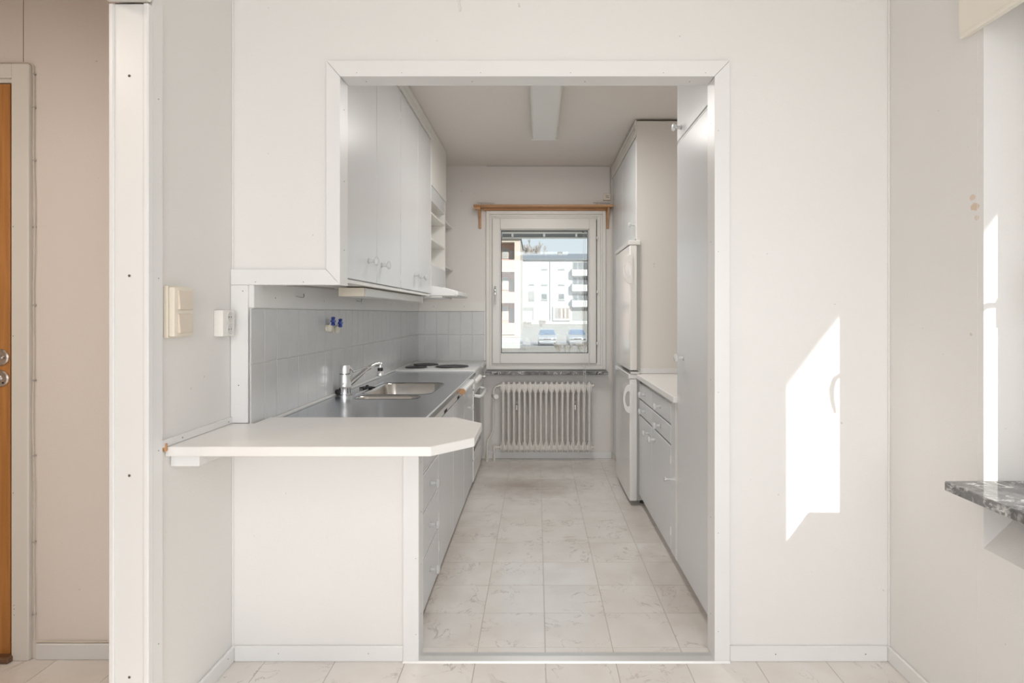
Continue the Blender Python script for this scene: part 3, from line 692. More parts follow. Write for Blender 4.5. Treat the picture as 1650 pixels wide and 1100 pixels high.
# shut-off valves on the tiles
for (y, z, lab) in ((2.847, 1.203, 'blue-handled shut-off valve on the tiles, nearer the opening'), (2.950, 1.193, 'blue-handled shut-off valve on the tiles, nearer the window')):
    v = thing('shutoff_valve', lab, 'valve', (-1.0, y, z-.05), 'blue-handled valves on the tiled wall')
    X0 = XKL+.016
    MB().lathe([(.019, 0), (.019, .004), (.012, .008), (.012, .022), (.0, .022)], (X0, y, z-.034), (1, 0, 0), 20).build('escutcheon', M_plas, v, 0, True)
    MB().lathe([(.012, 0), (.016, .008), (.017, .02), (.013, .032), (.0, .034)], (X0+.014, y, z-.05), (0, 0, 1), 18).build('valve_body', mat('milky_plastic', (.62, .60, .50), .25), v, 0, True)
    hb_ = MB().cyl((X0+.014, y, z-.02), (X0+.026, y, z+.0), .006, seg=12).build('stem', M_metal, v, 0, True)
    m_ = MB().lathe([(.012, -.006), (.014, -.003), (.014, .003), (.010, .007), (0, .007)], (X0+.032, y, z), (1, 0, .15), 18)
    for k in range(6):
        a = k*PI/3; m_.cyl((X0+.032, y+.006*math.cos(a), z+.006*math.sin(a)), (X0+.032, y+.021*math.cos(a), z+.021*math.sin(a)), .0060, .0068, 8)
    m_.build('handle', M_blue, v, 0, True)

# ---- upper cabinets (face x = UX)
UX = -.716
def upper(y0, y1, ym, lab):
    t = thing('wall_cabinet', lab, 'cabinet', (-.87, (y0+y1)/2, 1.36), 'grey wall cabinets above the worktop')
    bx('body', (XKL+.001, UX-FD-.022, y0, y1-.001, 1.361, 2.44), M_side, t, 0)
    bx('bottom_rail', (UX-FD-.001, UX-.006, y0, y1-.001, 1.357, 1.372), M_cabw, t, .001)
    bx('cornice', (UX-.03, UX+.006, y0, y1-.0005, 2.415, CEIL-.004), M_cabw, t, .001)
    bx('cornice_bead', (UX+.006, UX+.012, y0, y1-.0005, 2.455, 2.470), M_cabw, t, .002)
    bx('infill', (XKL+.001, UX-.031, y0, y1-.001, 2.44, CEIL-.001), M_side, t, 0)
    for a, c, yk in ((y0, ym, min(2.51, ym-.1) if y0 < 3 else 3.45), (ym, y1, 2.72 if y0 < 3 else 3.63)):
        d = bx('door', (UX-FD, UX, a+.0035, c-.0035, 1.374, 2.408), M_cab, t, .002)
        knob(d, UX, yk, 1.463)
        if a != y0:
            for z in (1.43, 2.28): bx('hinge', (UX-.004, UX+.003, c-.004, c+.001, z-.018, z+.018), M_wplas, d, .001)
upper(2.195, 3.098, 2.64, 'two-door grey wall cabinet nearest the opening, above the faucet')
upper(3.102, 3.988, 3.556, 'two-door grey wall cabinet next to the open spice shelves')

# spice shelf unit over the hood
sh = thing('spice_shelf_unit', 'white wall unit with three open spice niches above the range hood', 'shelf unit', (-.87, 4.31, 1.40))
y0, y1 = 3.990, 4.630
bx('side_panel', (XKL+.001, UX, y0, y0+.012, 1.43, CEIL-.002), M_cabw, sh, .001)
bx('side_panel', (XKL+.001, UX, y1-.035, y1, 1.43, CEIL-.002), M_cabw, sh, .001)
bx('back_panel', (UX-.112, UX-.100, y0+.012, y1-.035, 1.43, CEIL-.002), M_side, sh, 0)
bx('lower_panel', (UX-.018, UX-.0005, y0+.012, y1-.035, 1.43, 1.572), M_cab, sh, .001)
bx('upper_panel', (UX-.018, UX-.0005, y0+.012, y1-.035, 2.018, CEIL-.004), M_cab, sh, .001)
bx('cover_plate', (UX-.0005, UX+.006, y0+.006, y1-.004, 2.11, CEIL-.006), M_cabw, sh, .001)
for z in (1.565, 1.742, 1.920, 2.012): bx('shelf', (UX-.100, UX-.002, y0+.012, y1-.035, z, z+.013), M_cabw, sh, .001)
# triangular corner shelves between unit and end wall
for z, lab in ((1.962, 'upper white corner shelf between the spice niches and the window wall'), (1.603, 'lower white corner shelf between the spice niches and the window wall')):
    t = thing('corner_shelf', lab, 'shelf', (-.87, 4.84, z), 'white corner shelves by the window wall')
    MB().prism([(XKL+.002, y1+.001), (UX-.004, y1+.001), (UX-.004, YK-.005), (XKL+.002, YK-.001)], 2, z, z+.016).build('board', M_cabw, t, .001)
    MB().cyl((UX-.04, y1+.001, z-.006), (UX-.04, y1+.02, z-.006), .004, seg=10).build('shelf_pin', M_wplas, t, 0, True)

# range hood
hd_ = thing('range_hood', 'white curved range hood under the spice shelves', 'range hood', (-.75, 4.31, 1.35))
prof = [(XKL+.014, 1.361), (-.560, 1.361), (-.545, 1.366), (-.545, 1.386), (-.56, 1.394), (-.60, 1.408), (-.66, 1.421), (-.705, 1.428), (XKL+.014, 1.429)]
MB().prism(prof, 1, 3.995, 4.628).build('shell', M_enam, hd_, .0015)
MB().prism([(-.640, 1.357), (-.549, 1.357), (-.536, 1.366), (-.536, 1.388), (-.556, 1.398), (-.575, 1.403), (-.640, 1.420)], 1, 4.02, 4.60).build('visor', M_wplas, hd_, .002)
gr = bx('filter_frame', (XKL+.05, -.66, 4.05, 4.58, 1.350, 1.3605), M_alu, hd_, .001)
for i in range(12): bx('filter_slat', (XKL+.07, -.67, 4.07+i*.042, 4.09+i*.042, 1.3465, 1.3500), M_wplas, gr, 0)
bx('switch_panel', (-.72, -.64, 4.0, 4.12, 1.347, 1.3605), M_wplas, hd_, .002)

# under-cabinet lamp
lp = thing('under_cabinet_lamp', 'long white strip lamp under the wall cabinets', 'lamp', (-.83, 3.3, 1.31))
bx('end_cap', (-.886, -.770, 2.632, 2.66, 1.316, 1.3565), M_plas, lp, .006, smooth=True, seg=2)
bx('diffuser', (-.884, -.770, 2.661, 3.96, 1.316, 1.3565), M_wplas, lp, .004)
bx('end_cap', (-.886, -.768, 3.961, 3.985, 1.310, 1.3565), M_wplas, lp, .002)
# wire along the underside
tag(MB().tube([(-.995, 2.35, 1.352), (-.93, 2.45, 1.35), (-.90, 2.62, 1.350)], .0035, 8).build('lamp_wire', M_metal, None, 0, True), 'thin grey wire under the wall cabinets feeding the strip lamp', 'wire')

# ---- ceiling lamp
cl = thing('ceiling_lamp', 'long fluorescent ceiling lamp with ribbed white diffuser', 'lamp', (.052, 3.47, 2.44))
bx('base', (-.020, .124, 2.86, 4.08, 2.488, CEIL-.0005), M_wplas, cl, .002)
MB().prism([(-.035, 2.488), (.139, 2.488), (.135, 2.452), (.125, 2.444), (-.021, 2.444), (-.031, 2.452)], 1, 2.85, 4.085).build('diffuser', M_diff, cl, .002)
for x in (-.0385, .1385): bx('side_ridge', (x, x+.004, 2.84, 3.92, 2.484, 2.494), M_wplas, cl, .001)
bx('end_cap', (-.037, .141, 4.085, 4.098, 2.441, 2.492), M_wplas, cl, .002)
bx('end_cap', (-.037, .141, 2.837, 2.85, 2.441, 2.492), M_wplas, cl, .002)

# ================================================================== RIGHT SIDE
RX = .66
# near tall cabinet
tc_ = thing('larder_cabinet', 'tall grey larder cupboard right of the opening, floor to ceiling', 'cabinet', (.95, 2.48, 0))
bx('body', (RX+FD+.001, XKR-.001, 2.19, 2.777, .07, CEIL-.003), M_side, tc_, 0)
bx('plinth', (RX+.06, XKR-.001, 2.19, 2.777, 0, .07), M_side, tc_, 0)
d = bx('door', (RX, RX+FD, 2.192, 2.775, .073, 2.034), M_cab, tc_, .002); knob(d, RX, 2.655, 1.04, True)
bx('door_edge', (RX+.002, RX+FD, 2.192, 2.775, 2.037, 2.043), M_cabw, tc_, .001)
d = bx('door', (RX, RX+FD, 2.192, 2.775, 2.047, CEIL-.006), M_cab, tc_, .002); knob(d, RX, 2.70, 2.092, True)
# base cabinet with drawers
bc = thing('base_cabinet', 'grey base cabinet with four small drawers beside the freezer', 'cabinet', (.95, 3.3, 0))
bx('body', (RX+FD+.001, XKR-.001, 2.779, 3.809, .07, .818), M_cabw, bc, 0)
bx('plinth', (RX+.06, XKR-.001, 2.779, 3.80, 0, .07), M_side, bc, 0)
bx('stile', (RX+.001, RX+FD, 2.779, 2.815, .07, .818), M_cabw, bc, .001)
bx('stile', (RX+.001, RX+FD, 2.818, 2.905, .07, .818), M_cab, bc, .001)
for (a, c) in ((2.91, 3.388), (3.392, 3.808)):
    for (z0, z1) in ((.697, .792), (.597, .687)):
        d = bx('drawer_front', (RX, RX+FD, a, c, z0, z1), M_cab, bc, .002); knob(d, RX, (a+c)/2, (z0+z1)/2, True)
    d = bx('door', (RX, RX+FD, a, c, .073, .586), M_cab, bc, .002)
    knob(d, RX, 3.30 if a < 3 else 3.47, .535, True)
ct_ = MB().cyl((RX, 2.93, .418), (RX-.02, 2.93, .418), .005, seg=10).lathe([(.012, 0), (.012, .008), (0, .008)], (RX-.02, 2.93, .418), (-1, 0, 0), 12)
ct_.build('child_catch', M_chrome, bc, 0, True)
for z in (.17, .52): bx('hinge', (RX-.003, RX+.004, 2.905, 2.910, z-.02, z+.02), M_wplas, bc, .001)
tag(MB().prism([(.642, 2.779), (XKR-.001, 2.779), (XKR-.001, 3.827), (.672, 3.827), (.672, 3.796), (.642, 3.796)], 2, .819, .850).build('worktop', M_lam, None, .003), 'white laminate worktop on the drawer cabinet beside the fridge', 'worktop')

# fridge housing: panel, upper cabinet
fp = thing('fridge_cabinet', 'tall white cupboard above the fridge with a grey door', 'cabinet', (.95, 4.1, .86))
bx('side_panel', (.648, XKR-.001, 3.828, 3.844, .8515, 2.488), M_side, fp, .001)
bx('foot_strip', (.650, XKR-.001, 3.822, 3.828, .8515, .885), M_trim, fp, .001)
bx('body', (.648+FD+.002, XKR-.001, 3.845, 4.462, 1.735, 2.46), M_side, fp, 0)
bx('cornice', (.640, .6475, 3.8285, 4.462, 2.392, 2.494), M_side, fp, .001)
bx('cornice_bead', (.634, .640, 3.86, 4.462, 2.42, 2.432), M_side, fp, .002)
bx('cornice_bead', (.634, .640, 3.86, 4.462, 2.456, 2.468), M_side, fp, .002)
d = bx('door', (.646, .646+FD, 3.852, 4.458, 1.728, 2.388), M_cab, fp, .002); knob(d, .646, 3.905, 1.826, True)
m_ = MB()
for (dy, dz) in ((-.004, .004), (.004, .004), (0, -.004)): m_.cyl((.76+dy, 3.8275, 1.56+dz), (.76+dy, 3.8265, 1.56+dz), .0028, seg=8)
for (dz) in (-.016,): m_.cyl((.76, 3.8275, 1.56+dz), (.76, 3.8265, 1.56+dz), .003, seg=8)
m_.build('vent_holes', M_metal, fp)
# broom cupboard
bcup = thing('broom_cupboard', 'narrow tall grey cupboard between the fridge and the window wall', 'cabinet', (.95, 4.76, 0))
bx('body', (.648+FD+.001, XKR-.001, 4.464, YK-.001, .0, 2.494), M_side, bcup, 0)
bx('door', (.646, .646+FD, 4.466, YK-.03, .06, 2.388), M_cab, bcup, .002)
bx('stile', (.646, .646+FD, YK-.027, YK-.001, 0, 2.494), M_side, bcup, .001)
bx('cornice', (.640, .666, 4.464, YK-.001, 2.392, 2.494), M_side, bcup, .001)
bx('toe_board', (.660, .666, 4.466, YK-.03, 0, .058), M_side, bcup, .001)
# wall wires
wr_ = thing('wall_wire', 'thin white wire running down the corner to the small socket by the window', 'wire', (.62, YK-.004, 1.9))
MB().tube([(.628, YK-.005, 2.50), (.628, YK-.005, 2.34), (.628, YK-.005, 2.27), (.620, YK-.006, 2.262)], .0022, 8).build('cable', M_metal, wr_)
MB().tube([(.634, YK-.005, 2.45), (.634, YK-.005, .06)], .0026, 8).build('cable', M_trimold, wr_)
so_ = thing('junction_socket', 'small beige wall socket above the right end of the pine board', 'socket', (.60, YK, 2.20))
bx('box', (.568, .628, YK-.028, YK, 2.207, 2.266), M_plas, so_, .003)
for (dx, dz) in ((-.008, .010), (.006, .006), (-.006, -.004), (.008, -.008)):
    MB().lathe([(.004, 0), (.004, .0008), (0, .0008)], (.600+dx, YK-.028, 2.236+dz), (0, -1, 0), 10).build('pin_hole', M_dark, so_)

# ---- fridge and freezer
def fridge(name, lab, z0, z1, hz, cap):
    t = thing(name, lab, name, (.9, 4.12, z0))
    bx('body', (.668, XKR-.02, 3.850, 4.455, z0, z1), M_fridges, t, .003)
    d = MB().prism([(.598, 3.800), (.640, 3.800), (.648, 3.806), (.648, 4.452), (.598, 4.452), (.5955, 4.30), (.5945, 4.126), (.5955, 3.95)], 2, z0+.012, z1-.032).build('door', M_fridge, t, .004, True)
    bx('gasket', (.648, .668, 3.812, 4.447, z0+.01, z1-.01), mat('grey_gasket', (.42, .41, .39), .6), t, .001)
    bx('top_cap', (.590, .668, 3.798, 4.454, z1-.030, z1), M_fridge, t, .004)
    # half-round handle plate with an oval grip hole, on the near edge of the door
    n = 18; zc, hh, pr = hz, .092, .045
    outer = [(.600 - pr*math.sin(PI*k/n)**.8, zc - hh*math.cos(PI*k/n)) for k in range(n+1)]
    inner = [(.596 - .021*math.sin(2*PI*k/24) - .008, zc - .050*math.cos(2*PI*k/24)) for k in range(24)]
    b = bmesh.new(); ed = []
    O = [(.616, zc-hh), *outer, (.616, zc+hh)]
    for P in (O, inner):
        V = [b.verts.new((x, 3.790, z)) for x, z in P]; ed += [b.edges.new((V[i], V[(i+1) % len(V)])) for i in range(len(V))]
    bmesh.ops.triangle_fill(b, use_beauty=True, edges=ed)
    r = bmesh.ops.extrude_face_region(b, geom=b.faces[:])
    bmesh.ops.translate(b, verts=[v for v in r['geom'] if isinstance(v, bmesh.types.BMVert)], vec=(0, .0115, 0))
    m_ = MB(); m_.b.free(); m_.b = b; m_.build('handle', M_fridge, d, 0)
    return t, d
f1, dfr = fridge('freezer', 'white under-counter freezer with half-round handle, below the fridge', .022, .850, .692, 0)
for y in (3.87, 4.42): MB().cyl((.69, y, 0), (.69, y, .022), .015, seg=12).build('foot', M_black, f1)
f2, dfr = fridge('fridge', 'white glossy fridge with half-round handle stacked on the freezer', .862, 1.712, 1.525, 0)
for y in (3.87, 4.42): MB().cyl((.69, y, .850), (.69, y, .862), .015, seg=12).build('foot', M_black, f2)
bx('hinge', (.600, .66, 3.79, 3.83, .850, .868), M_metal, f2, .002)

# ================================================================== RADIATOR
rd = thing('radiator', 'cream column radiator with seventeen columns under the kitchen window', 'radiator', (.08, 4.98, .08))
RY = 4.965
me_col = None
def column():
    m = MB(); z0, z1 = .092, .655
    for dy in (-.040, 0.0001, .040):
        m.tube([(0, dy*.35, z0-.012), (0, dy, z0+.035), (0, dy, z0+.07), (0, dy, (z0+z1)/2), (0, dy, z1-.07), (0, dy, z1-.035), (0, dy*.35, z1+.010)], [q*(1.7 if abs(dy) < .01 else 1) for q in (.006, .0095, .0085, .0082, .0085, .0095, .006)], 10)
    m.lathe([(.0, -.0228), (.017, -.0228), (.024, -.012), (.026, 0), (.024, .012), (.017, .0228), (0, .0228)], (0, 0, z1-.024), (1, 0, 0), 16)
    m.lathe([(.0, -.0228), (.017, -.0228), (.024, -.012), (.026, 0), (.024, .012), (.017, .0228), (0, .0228)], (0, 0, z0+.024), (1, 0, 0), 16)
    # flattened front web near the headers
    for zz, sg in ((z1-.062, 1), (z0+.062, -1)):
        m.prism([(-.012, zz-.016*sg), (.012, zz-.016*sg), (.0215, zz+.02*sg), (.0215, zz+.05*sg), (0, zz+.058*sg), (-.0215, zz+.05*sg), (-.0215, zz+.02*sg)], 1, -.030, .030)
    return m
me_col = mesh_only(column(), M_rad, .0, True)
xs = [-.283+i*.0452 for i in range(17)]
for x in xs: inst(me_col, 'column', rd, (x, RY, 0))
for x in (-.17, .325):
    b_ = bx('wall_bracket', (x-.011, x+.011, 5.03, YK-.001, .47, .50), M_rad, rd, .001); bx('bracket_hook', (x-.005, x+.005, 4.99, YK, .425, .468), M_metal, b_, .001)
for (x, z) in ((-.283, .632), (xs[-1], .632), (xs[-1], .115), (-.283, .115)):
    s_ = -1 if x < 0 else 1
    MB().lathe([(.012, 0), (.012, .014), (.017, .015), (.017, .022), (0, .022)], (x+.018*s_, RY, z), (s_, 0, 0), 6).build('end_plug', M_rad, rd)
# supply pipe with thermostat valve
MB().tube([(-.322, RY, .632), (-.345, RY, .625), (-.362, RY, .600), (-.366, RY, .56), (-.366, RY, .30), (-.368, RY, .255), (-.385, RY, .215), (-.412, RY-.0, .18), (-.418, RY, .14), (-.418, RY, 0.0)], .0075, 12).build('supply_pipe', M_rad, rd, 0, True)
MB().lathe([(.012, 0), (.012, .03)], (-.418, RY, .0), (0, 0, 1), 12).build('pipe_collar', M_rad, rd, 0, True)
MB().lathe([(.013, 0), (.015, .006), (.015, .022), (.013, .028)], (-.366, RY, .538), (0, 0, 1), 12).build('valve_body', M_metal, rd, 0, True)
MB().lathe([(.014, 0), (.016, .012), (.021, .016), (.0225, .05), (.021, .062), (.0185, .066), (0, .066)], (-.358, RY-.008, .553), (.35, -1, -.05), 22).build('thermostat_head', M_wplas, rd, 0, True)
MB().tube([(-.283-.04, RY, .115), (-.352, RY, .115), (-.358, RY, .105), (-.358, RY, 0)], .0085, 12).build('return_pipe', M_rad, rd, 0, True)
MB().lathe([(.013, 0), (.013, .05)], (-.358, RY, .085), (0, 0, 1), 6).build('return_valve', M_rad, rd)
MB().lathe([(.009, 0), (.012, .004), (.012, .014), (0, .016)], (-.342, RY-.006, .12), (0, -1, 0), 12).build('valve_cap', M_rad, rd, 0, True)

# ---- pine curtain board over the window
cb = thing('curtain_shelf', 'narrow pine curtain board on brackets over the kitchen window', 'shelf', (.05, YK, 2.1))
MB().prism([(-.532, 2.153), (.640, 2.153), (.640, 2.136), (.632, 2.136), (-.529, 2.136)], 1, YK-.115, YK-.001).build('board', M_pine, cb, .002)
bx('front_batten', (-.46, .59, YK-.03, YK-.022, 2.117, 2.136), M_pine, cb, .001)
for x in (-.486, .606):
    m_ = MB().prism([(YK-.108, 2.1355), (YK-.001, 2.1355), (YK-.001, 1.965), (YK-.016, 1.965), (YK-.024, 2.05), (YK-.06, 2.11)], 0, x-.0095, x+.0095)
    m_.build('bracket', M_pinev, cb, .002)
m_ = MB().prism([(-.531, 2.1355), (-.474, 2.1355), (-.474, 2.112), (-.516, 2.112)], 1, YK-.11, YK-.09); m_.build('end_block', M_pine, cb, .001)
for (xa, xb, lab) in ((-.500, -.355, 'short grey metal rod lying on the left end of the pine board'), (.475, .62, 'short grey metal rod lying on the right end of the pine board')):
    t = thing('metal_rod', lab, 'rod', ((xa+xb)/2, YK-.07, 2.153), 'metal rods on the pine board')
    MB().tube([(xa, YK-.095, 2.172), (xb, YK-.085, 2.168)], .0035, 8).build('rod', M_metal, t, 0, True)
    for x in (xa+.03, xb-.03): MB().cyl((x, YK-.09, 2.153), (x, YK-.09, 2.171), .0035, seg=8).build('peg', M_metal, t, 0, True)
tag(MB().tube([(-.43, YK-.004, 2.50), (-.43, YK-.004, 2.502), (-.10, YK-.004, 2.501), (.62, YK-.004, 2.50)], .0028, 8).build('ceiling_wire', M_metal, None), 'thin wire along the joint of ceiling and window wall', 'wire')

# ---- switch and socket on the left wall
sw = thing('light_switch', 'cream double rocker light switch on the left wall', 'switch', (XL, 1.775, 1.16))
bx('back_box', (XL, XL+.012, 1.722, 1.828, 1.168, 1.322), M_plas, sw, .002)
bx('frame', (XL+.012, XL+.030, 1.727, 1.823, 1.172, 1.318), M_plas, sw, .005, smooth=True, seg=2)
for z0, z1 in ((1.252, 1.308), (1.182, 1.238)):
    MB().prism([(XL+.030, z0), (XL+.030, z1), (XL+.0335, z1), (XL+.038, z0+.004), (XL+.036, z0)], 1, 1.742, 1.808).build('rocker', mat('switch_rocker', (.70, .62, .52), .35), sw, .001)
sk = thing('wall_socket', 'white double wall socket on the left wall beside the tiled opening', 'socket', (XL, 2.03, 1.16))
bx('box', (XL, XL+.032, 1.990, 2.068, 1.162, 1.252), M_wplas, sk, .005, smooth=True, seg=2)
for z in (1.228, 1.186):
    r_ = MB().lathe([(.0195, 0), (.0195, .002), (.0165, .0022), (.0160, .0006), (0, .0006)], (XL+.032, 2.035, z), (1, 0, 0), 24).build('outlet_ring', mat('socket_ring', (.66, .66, .65), .35), sk, 0, True)
    for dy in (-.0075, .0075): MB().lathe([(.0023, 0), (.0023, .0006), (0, .0006)], (XL+.0327, 2.035+dy, z), (1, 0, 0), 8).build('pin_hole', M_dark, r_)
# loose hook hanging high on the front wall
tag(MB().tube([(-.275, YF-.004, 2.44), (-.275, YF-.010, 2.40), (-.276, YF-.012, 2.345), (-.272, YF-.012, 2.326), (-.275, YF-.010, 2.318)], .0022, 8).build('cable_end', M_trimold, None, 0, True), 'short white cable end hanging from above on the wall over the opening', 'cable')

# ================================================================== OUTSIDE
M_ground = mat('dry_ground', (.36, .32, .27), .95, var=.18, scale=.35, bump=.3, bscale=3)
M_asph = mat('asphalt', (.34, .33, .33), .9, var=.08, scale=1)
M_white = mat('white_render', (.52, .52, .515), .8, var=.02, scale=.5)
M_roof = mat('grey_roof', (.24, .25, .265), .7, var=.1, scale=2)
M_pink = mat('pink_render', (.60, .40, .33), .8, var=.02, scale=.5)
M_pinkl = mat('pale_pink_parapet', (.52, .36, .33), .7)
M_creamr = mat('cream_render', (.56, .49, .43), .8)
M_wg = mat('far_window_glass', (.12, .13, .14), .15)
M_curt = mat('far_curtain', (.40, .40, .39), .7)
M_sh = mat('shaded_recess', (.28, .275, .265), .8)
g = MB()
P = [(5.4, -1.72), (60, -1.70), (75, -1.55), (114, -.75), (150, -.3), (260, 0)]
for (a, c) in zip(P, P[1:]):
    v = [g.b.verts.new(p) for p in ((-90, a[0], a[1]), (120, a[0], a[1]), (120, c[0], c[1]), (-90, c[0], c[1]))]; g.b.faces.new(v)
v = [g.b.verts.new(p) for p in ((-90, -60, -1.72), (120, -60, -1.72), (120, 5.4, -1.72), (-90, 5.4, -1.72))]; g.b.faces.new(v)
struct(g.build('ground', M_ground, None, org_at=(0, 60, -1.7)))
struct(MB().prism([(-60, 52), (60, 52), (60, 63), (-60, 63)], 2, -1.72, -1.68).build('road', M_asph, None))

# white apartment house, d = 114 (0.12 m per pixel)
D = 114; k = D/951
def qx(px): return (px-865)*k
def qz(py): return H+(505-py)*k
ap = thing('apartment_building', 'long white apartment block with balconies and grey roof beyond the car park', 'building', (8, D+6, -.8))
MB().box(-14, 26, D, D+11, -1.2, qz(417)).build('wall', M_white, ap)
MB().prism([(D-.5, qz(418)), (D+5.5, qz(404)), (D+11.5, qz(418))], 0, -14.4, 26.4).build('roof', M_roof, ap)
rp_ = bx('gutter', (-14.4, 26.4, D-.62, D-.45, qz(419), qz(417.4)), M_roof, ap, 0)
cm = bx('chimney', (qx(901), qx(907.5), D+4.5, D+6, qz(412), qz(403)), M_sh, ap, 0); bx('chimney_cap', (qx(900), qx(908.5), D+4.3, D+6.2, qz(403), qz(401.5)), M_roof, cm, 0)
for x in (qx(878), qx(840)): bx('vent_pipe', (x, x+.4, D+3, D+3.4, qz(411), qz(407)), M_roof, ap, 0)
def fwin(px, py, w=10.5, h=10):
    x0, x1, z0, z1 = qx(px-w/2), qx(px+w/2), qz(py+h/2), qz(py-h/2)
    f = bx('window', (x0, x1, D-.06, D+.01, z0, z1), M_curt, ap, 0); bx('pane', (x0+.12, x1-.12, D-.09, D-.065, z0+.12, z1-.12), M_curt if py < 460 else M_wg, f, 0)
    bx('window_sill', (x0-.05, x1+.05, D-.2, D-.05, z0-.15, z0-.03), M_roof, f, 0)
for px in (877, 904.6):
    for py in (428.5, 453.5, 477.6): fwin(px, py)
for py in (452, 476): fwin(856.5, py, 8, 12)
bx('balcony_door', (qx(851), qx(861), D-.10, D+.01, qz(486), qz(469)), M_sh, ap, 0)
bx('garage_recess', (qx(836), qx(860), D-.06, D+.01, qz(516), qz(495)), M_sh, ap, 0)
bx('garage_door', (qx(836), qx(857), D-.12, D-.07, qz(516), qz(501)), M_white, ap, 0)
bx('drainpipe', (qx(886), qx(886.8), D-.3, D-.1, qz(516), qz(418)), M_roof, ap, 0)
for z0, z1, w0, w1 in ((435, 445, 421, 435), (459, 469.5, 446, 459), (484, 494.5, 473, 484)):
    bc_ = MB().box(qx(921.5), qx(952), D-1.5, D-.02, qz(z1), qz(z0)).build('balcony', M_white, ap)
    bx('side_screen', (qx(920.5), qx(921.4), D-1.5, D-.05, qz(z1-1), qz(z0-2)), M_roof, bc_, 0)
    r = bx('recess', (qx(922), qx(950), D-.06, D+.01, qz(w1), qz(w0)), M_sh, ap, 0)
    for a in (924, 932, 940): bx('pane', (qx(a), qx(a+6), D-.1, D-.065, qz(w1), qz(w0+2)), M_wg, r, 0)
r = bx('recess', (qx(922), qx(952), D-.06, D+.01, qz(516), qz(496)), M_sh, ap, 0)
en = bx('entrance_surround', (qx(891), qx(919), D-.5, D+.01, qz(516), qz(493)), M_creamr, ap, 0)
ep = bx('entrance_panel', (qx(894), qx(917), D-.56, D-.51, qz(513), qz(496)), M_sh, ap, 0)
for i, a in enumerate((900, 904, 907, 910, 913)): bx('entrance_slat', (qx(a), qx(a+1.9), D-.66, D-.57, qz(512), qz(497)), mat('brown_board', (.24, .14, .09), .6) if i % 2 == 0 else M_creamr, ep, 0)

# pink building close left, d = 50
D2 = 50; k2 = D2/951
def rx(px): return (px-865)*k2
def rz(py): return H+(505-py)*k2
pk = thing('pink_apartment_building', 'pink apartment block with recessed balconies at the left edge of the window view', 'building', (-5, D2+5, -1.7))
bx('wall', (rx(829), rx(838.5), D2, D2+9, rz(541), rz(383)), M_creamr, pk, 0)
bx('wall', (rx(700), rx(829), D2+1.4, D2+9, rz(541), rz(383)), M_pink, pk, 0)
bx('plinth', (rx(700), rx(838), D2+.05, D2+9, -1.75, rz(542.5)), M_white, pk, 0)
bx('floor_slab', (rx(700), rx(838.5), D2-.02, D2+1.4, rz(543), rz(540)), M_pink, pk, 0)
bx('roof_edge', (rx(700), rx(840), D2-.3, D2+9.2, rz(385), rz(382)), M_roof, pk, 0)
bx('top_band', (rx(700), rx(829), D2, D2+1.4, rz(390), rz(385)), M_creamr, pk, 0)
for z0, z1 in ((418, 438), (470, 488), (520, 539)):
    b_ = bx('balcony_parapet', (rx(700), rx(829), D2+.02, D2+.15, rz(z1), rz(z0)), M_pinkl, pk, 0)
    bx('balcony_floor', (rx(700), rx(829), D2+.15, D2+1.4, rz(z1), rz(z1-2)), M_white, pk, 0)
for z0, z1 in ((392, 418), (440, 470), (489, 520)):
    f = bx('window', (rx(808), rx(818), D2+1.33, D2+1.41, rz(z1-4), rz(z0+5)), M_white, pk, 0); bx('pane', (rx(809), rx(817), D2+1.30, D2+1.325, rz(z1-6), rz(z0+6)), M_curt, f, 0)
    bx('balcony_door', (rx(820), rx(826), D2+1.33, D2+1.41, rz(z1+6), rz(z0+8)), M_curt, pk, 0)

# railing in front of the white house
rl = thing('railing', 'white metal railing before the far white house', 'railing', (6, 108, -.9))
k3 = 108/951
ax0, ax1 = (882.5-865)*k3, (952-865)*k3
zt = H+(505-512.3)*k3; zb_ = H-(520.5-505)*k3
for z in (zt, (zt+zb_)/2, zb_+.1): bx('rail', (ax0, ax1, 108, 108.05, z-.04, z+.02), M_roof, rl, 0)
for i in range(7):
    x = ax0+i*12*k3*.97; bx('post', (x, x+.07, 107.98, 108.07, zb_-.4, zt), M_roof, rl, 0)

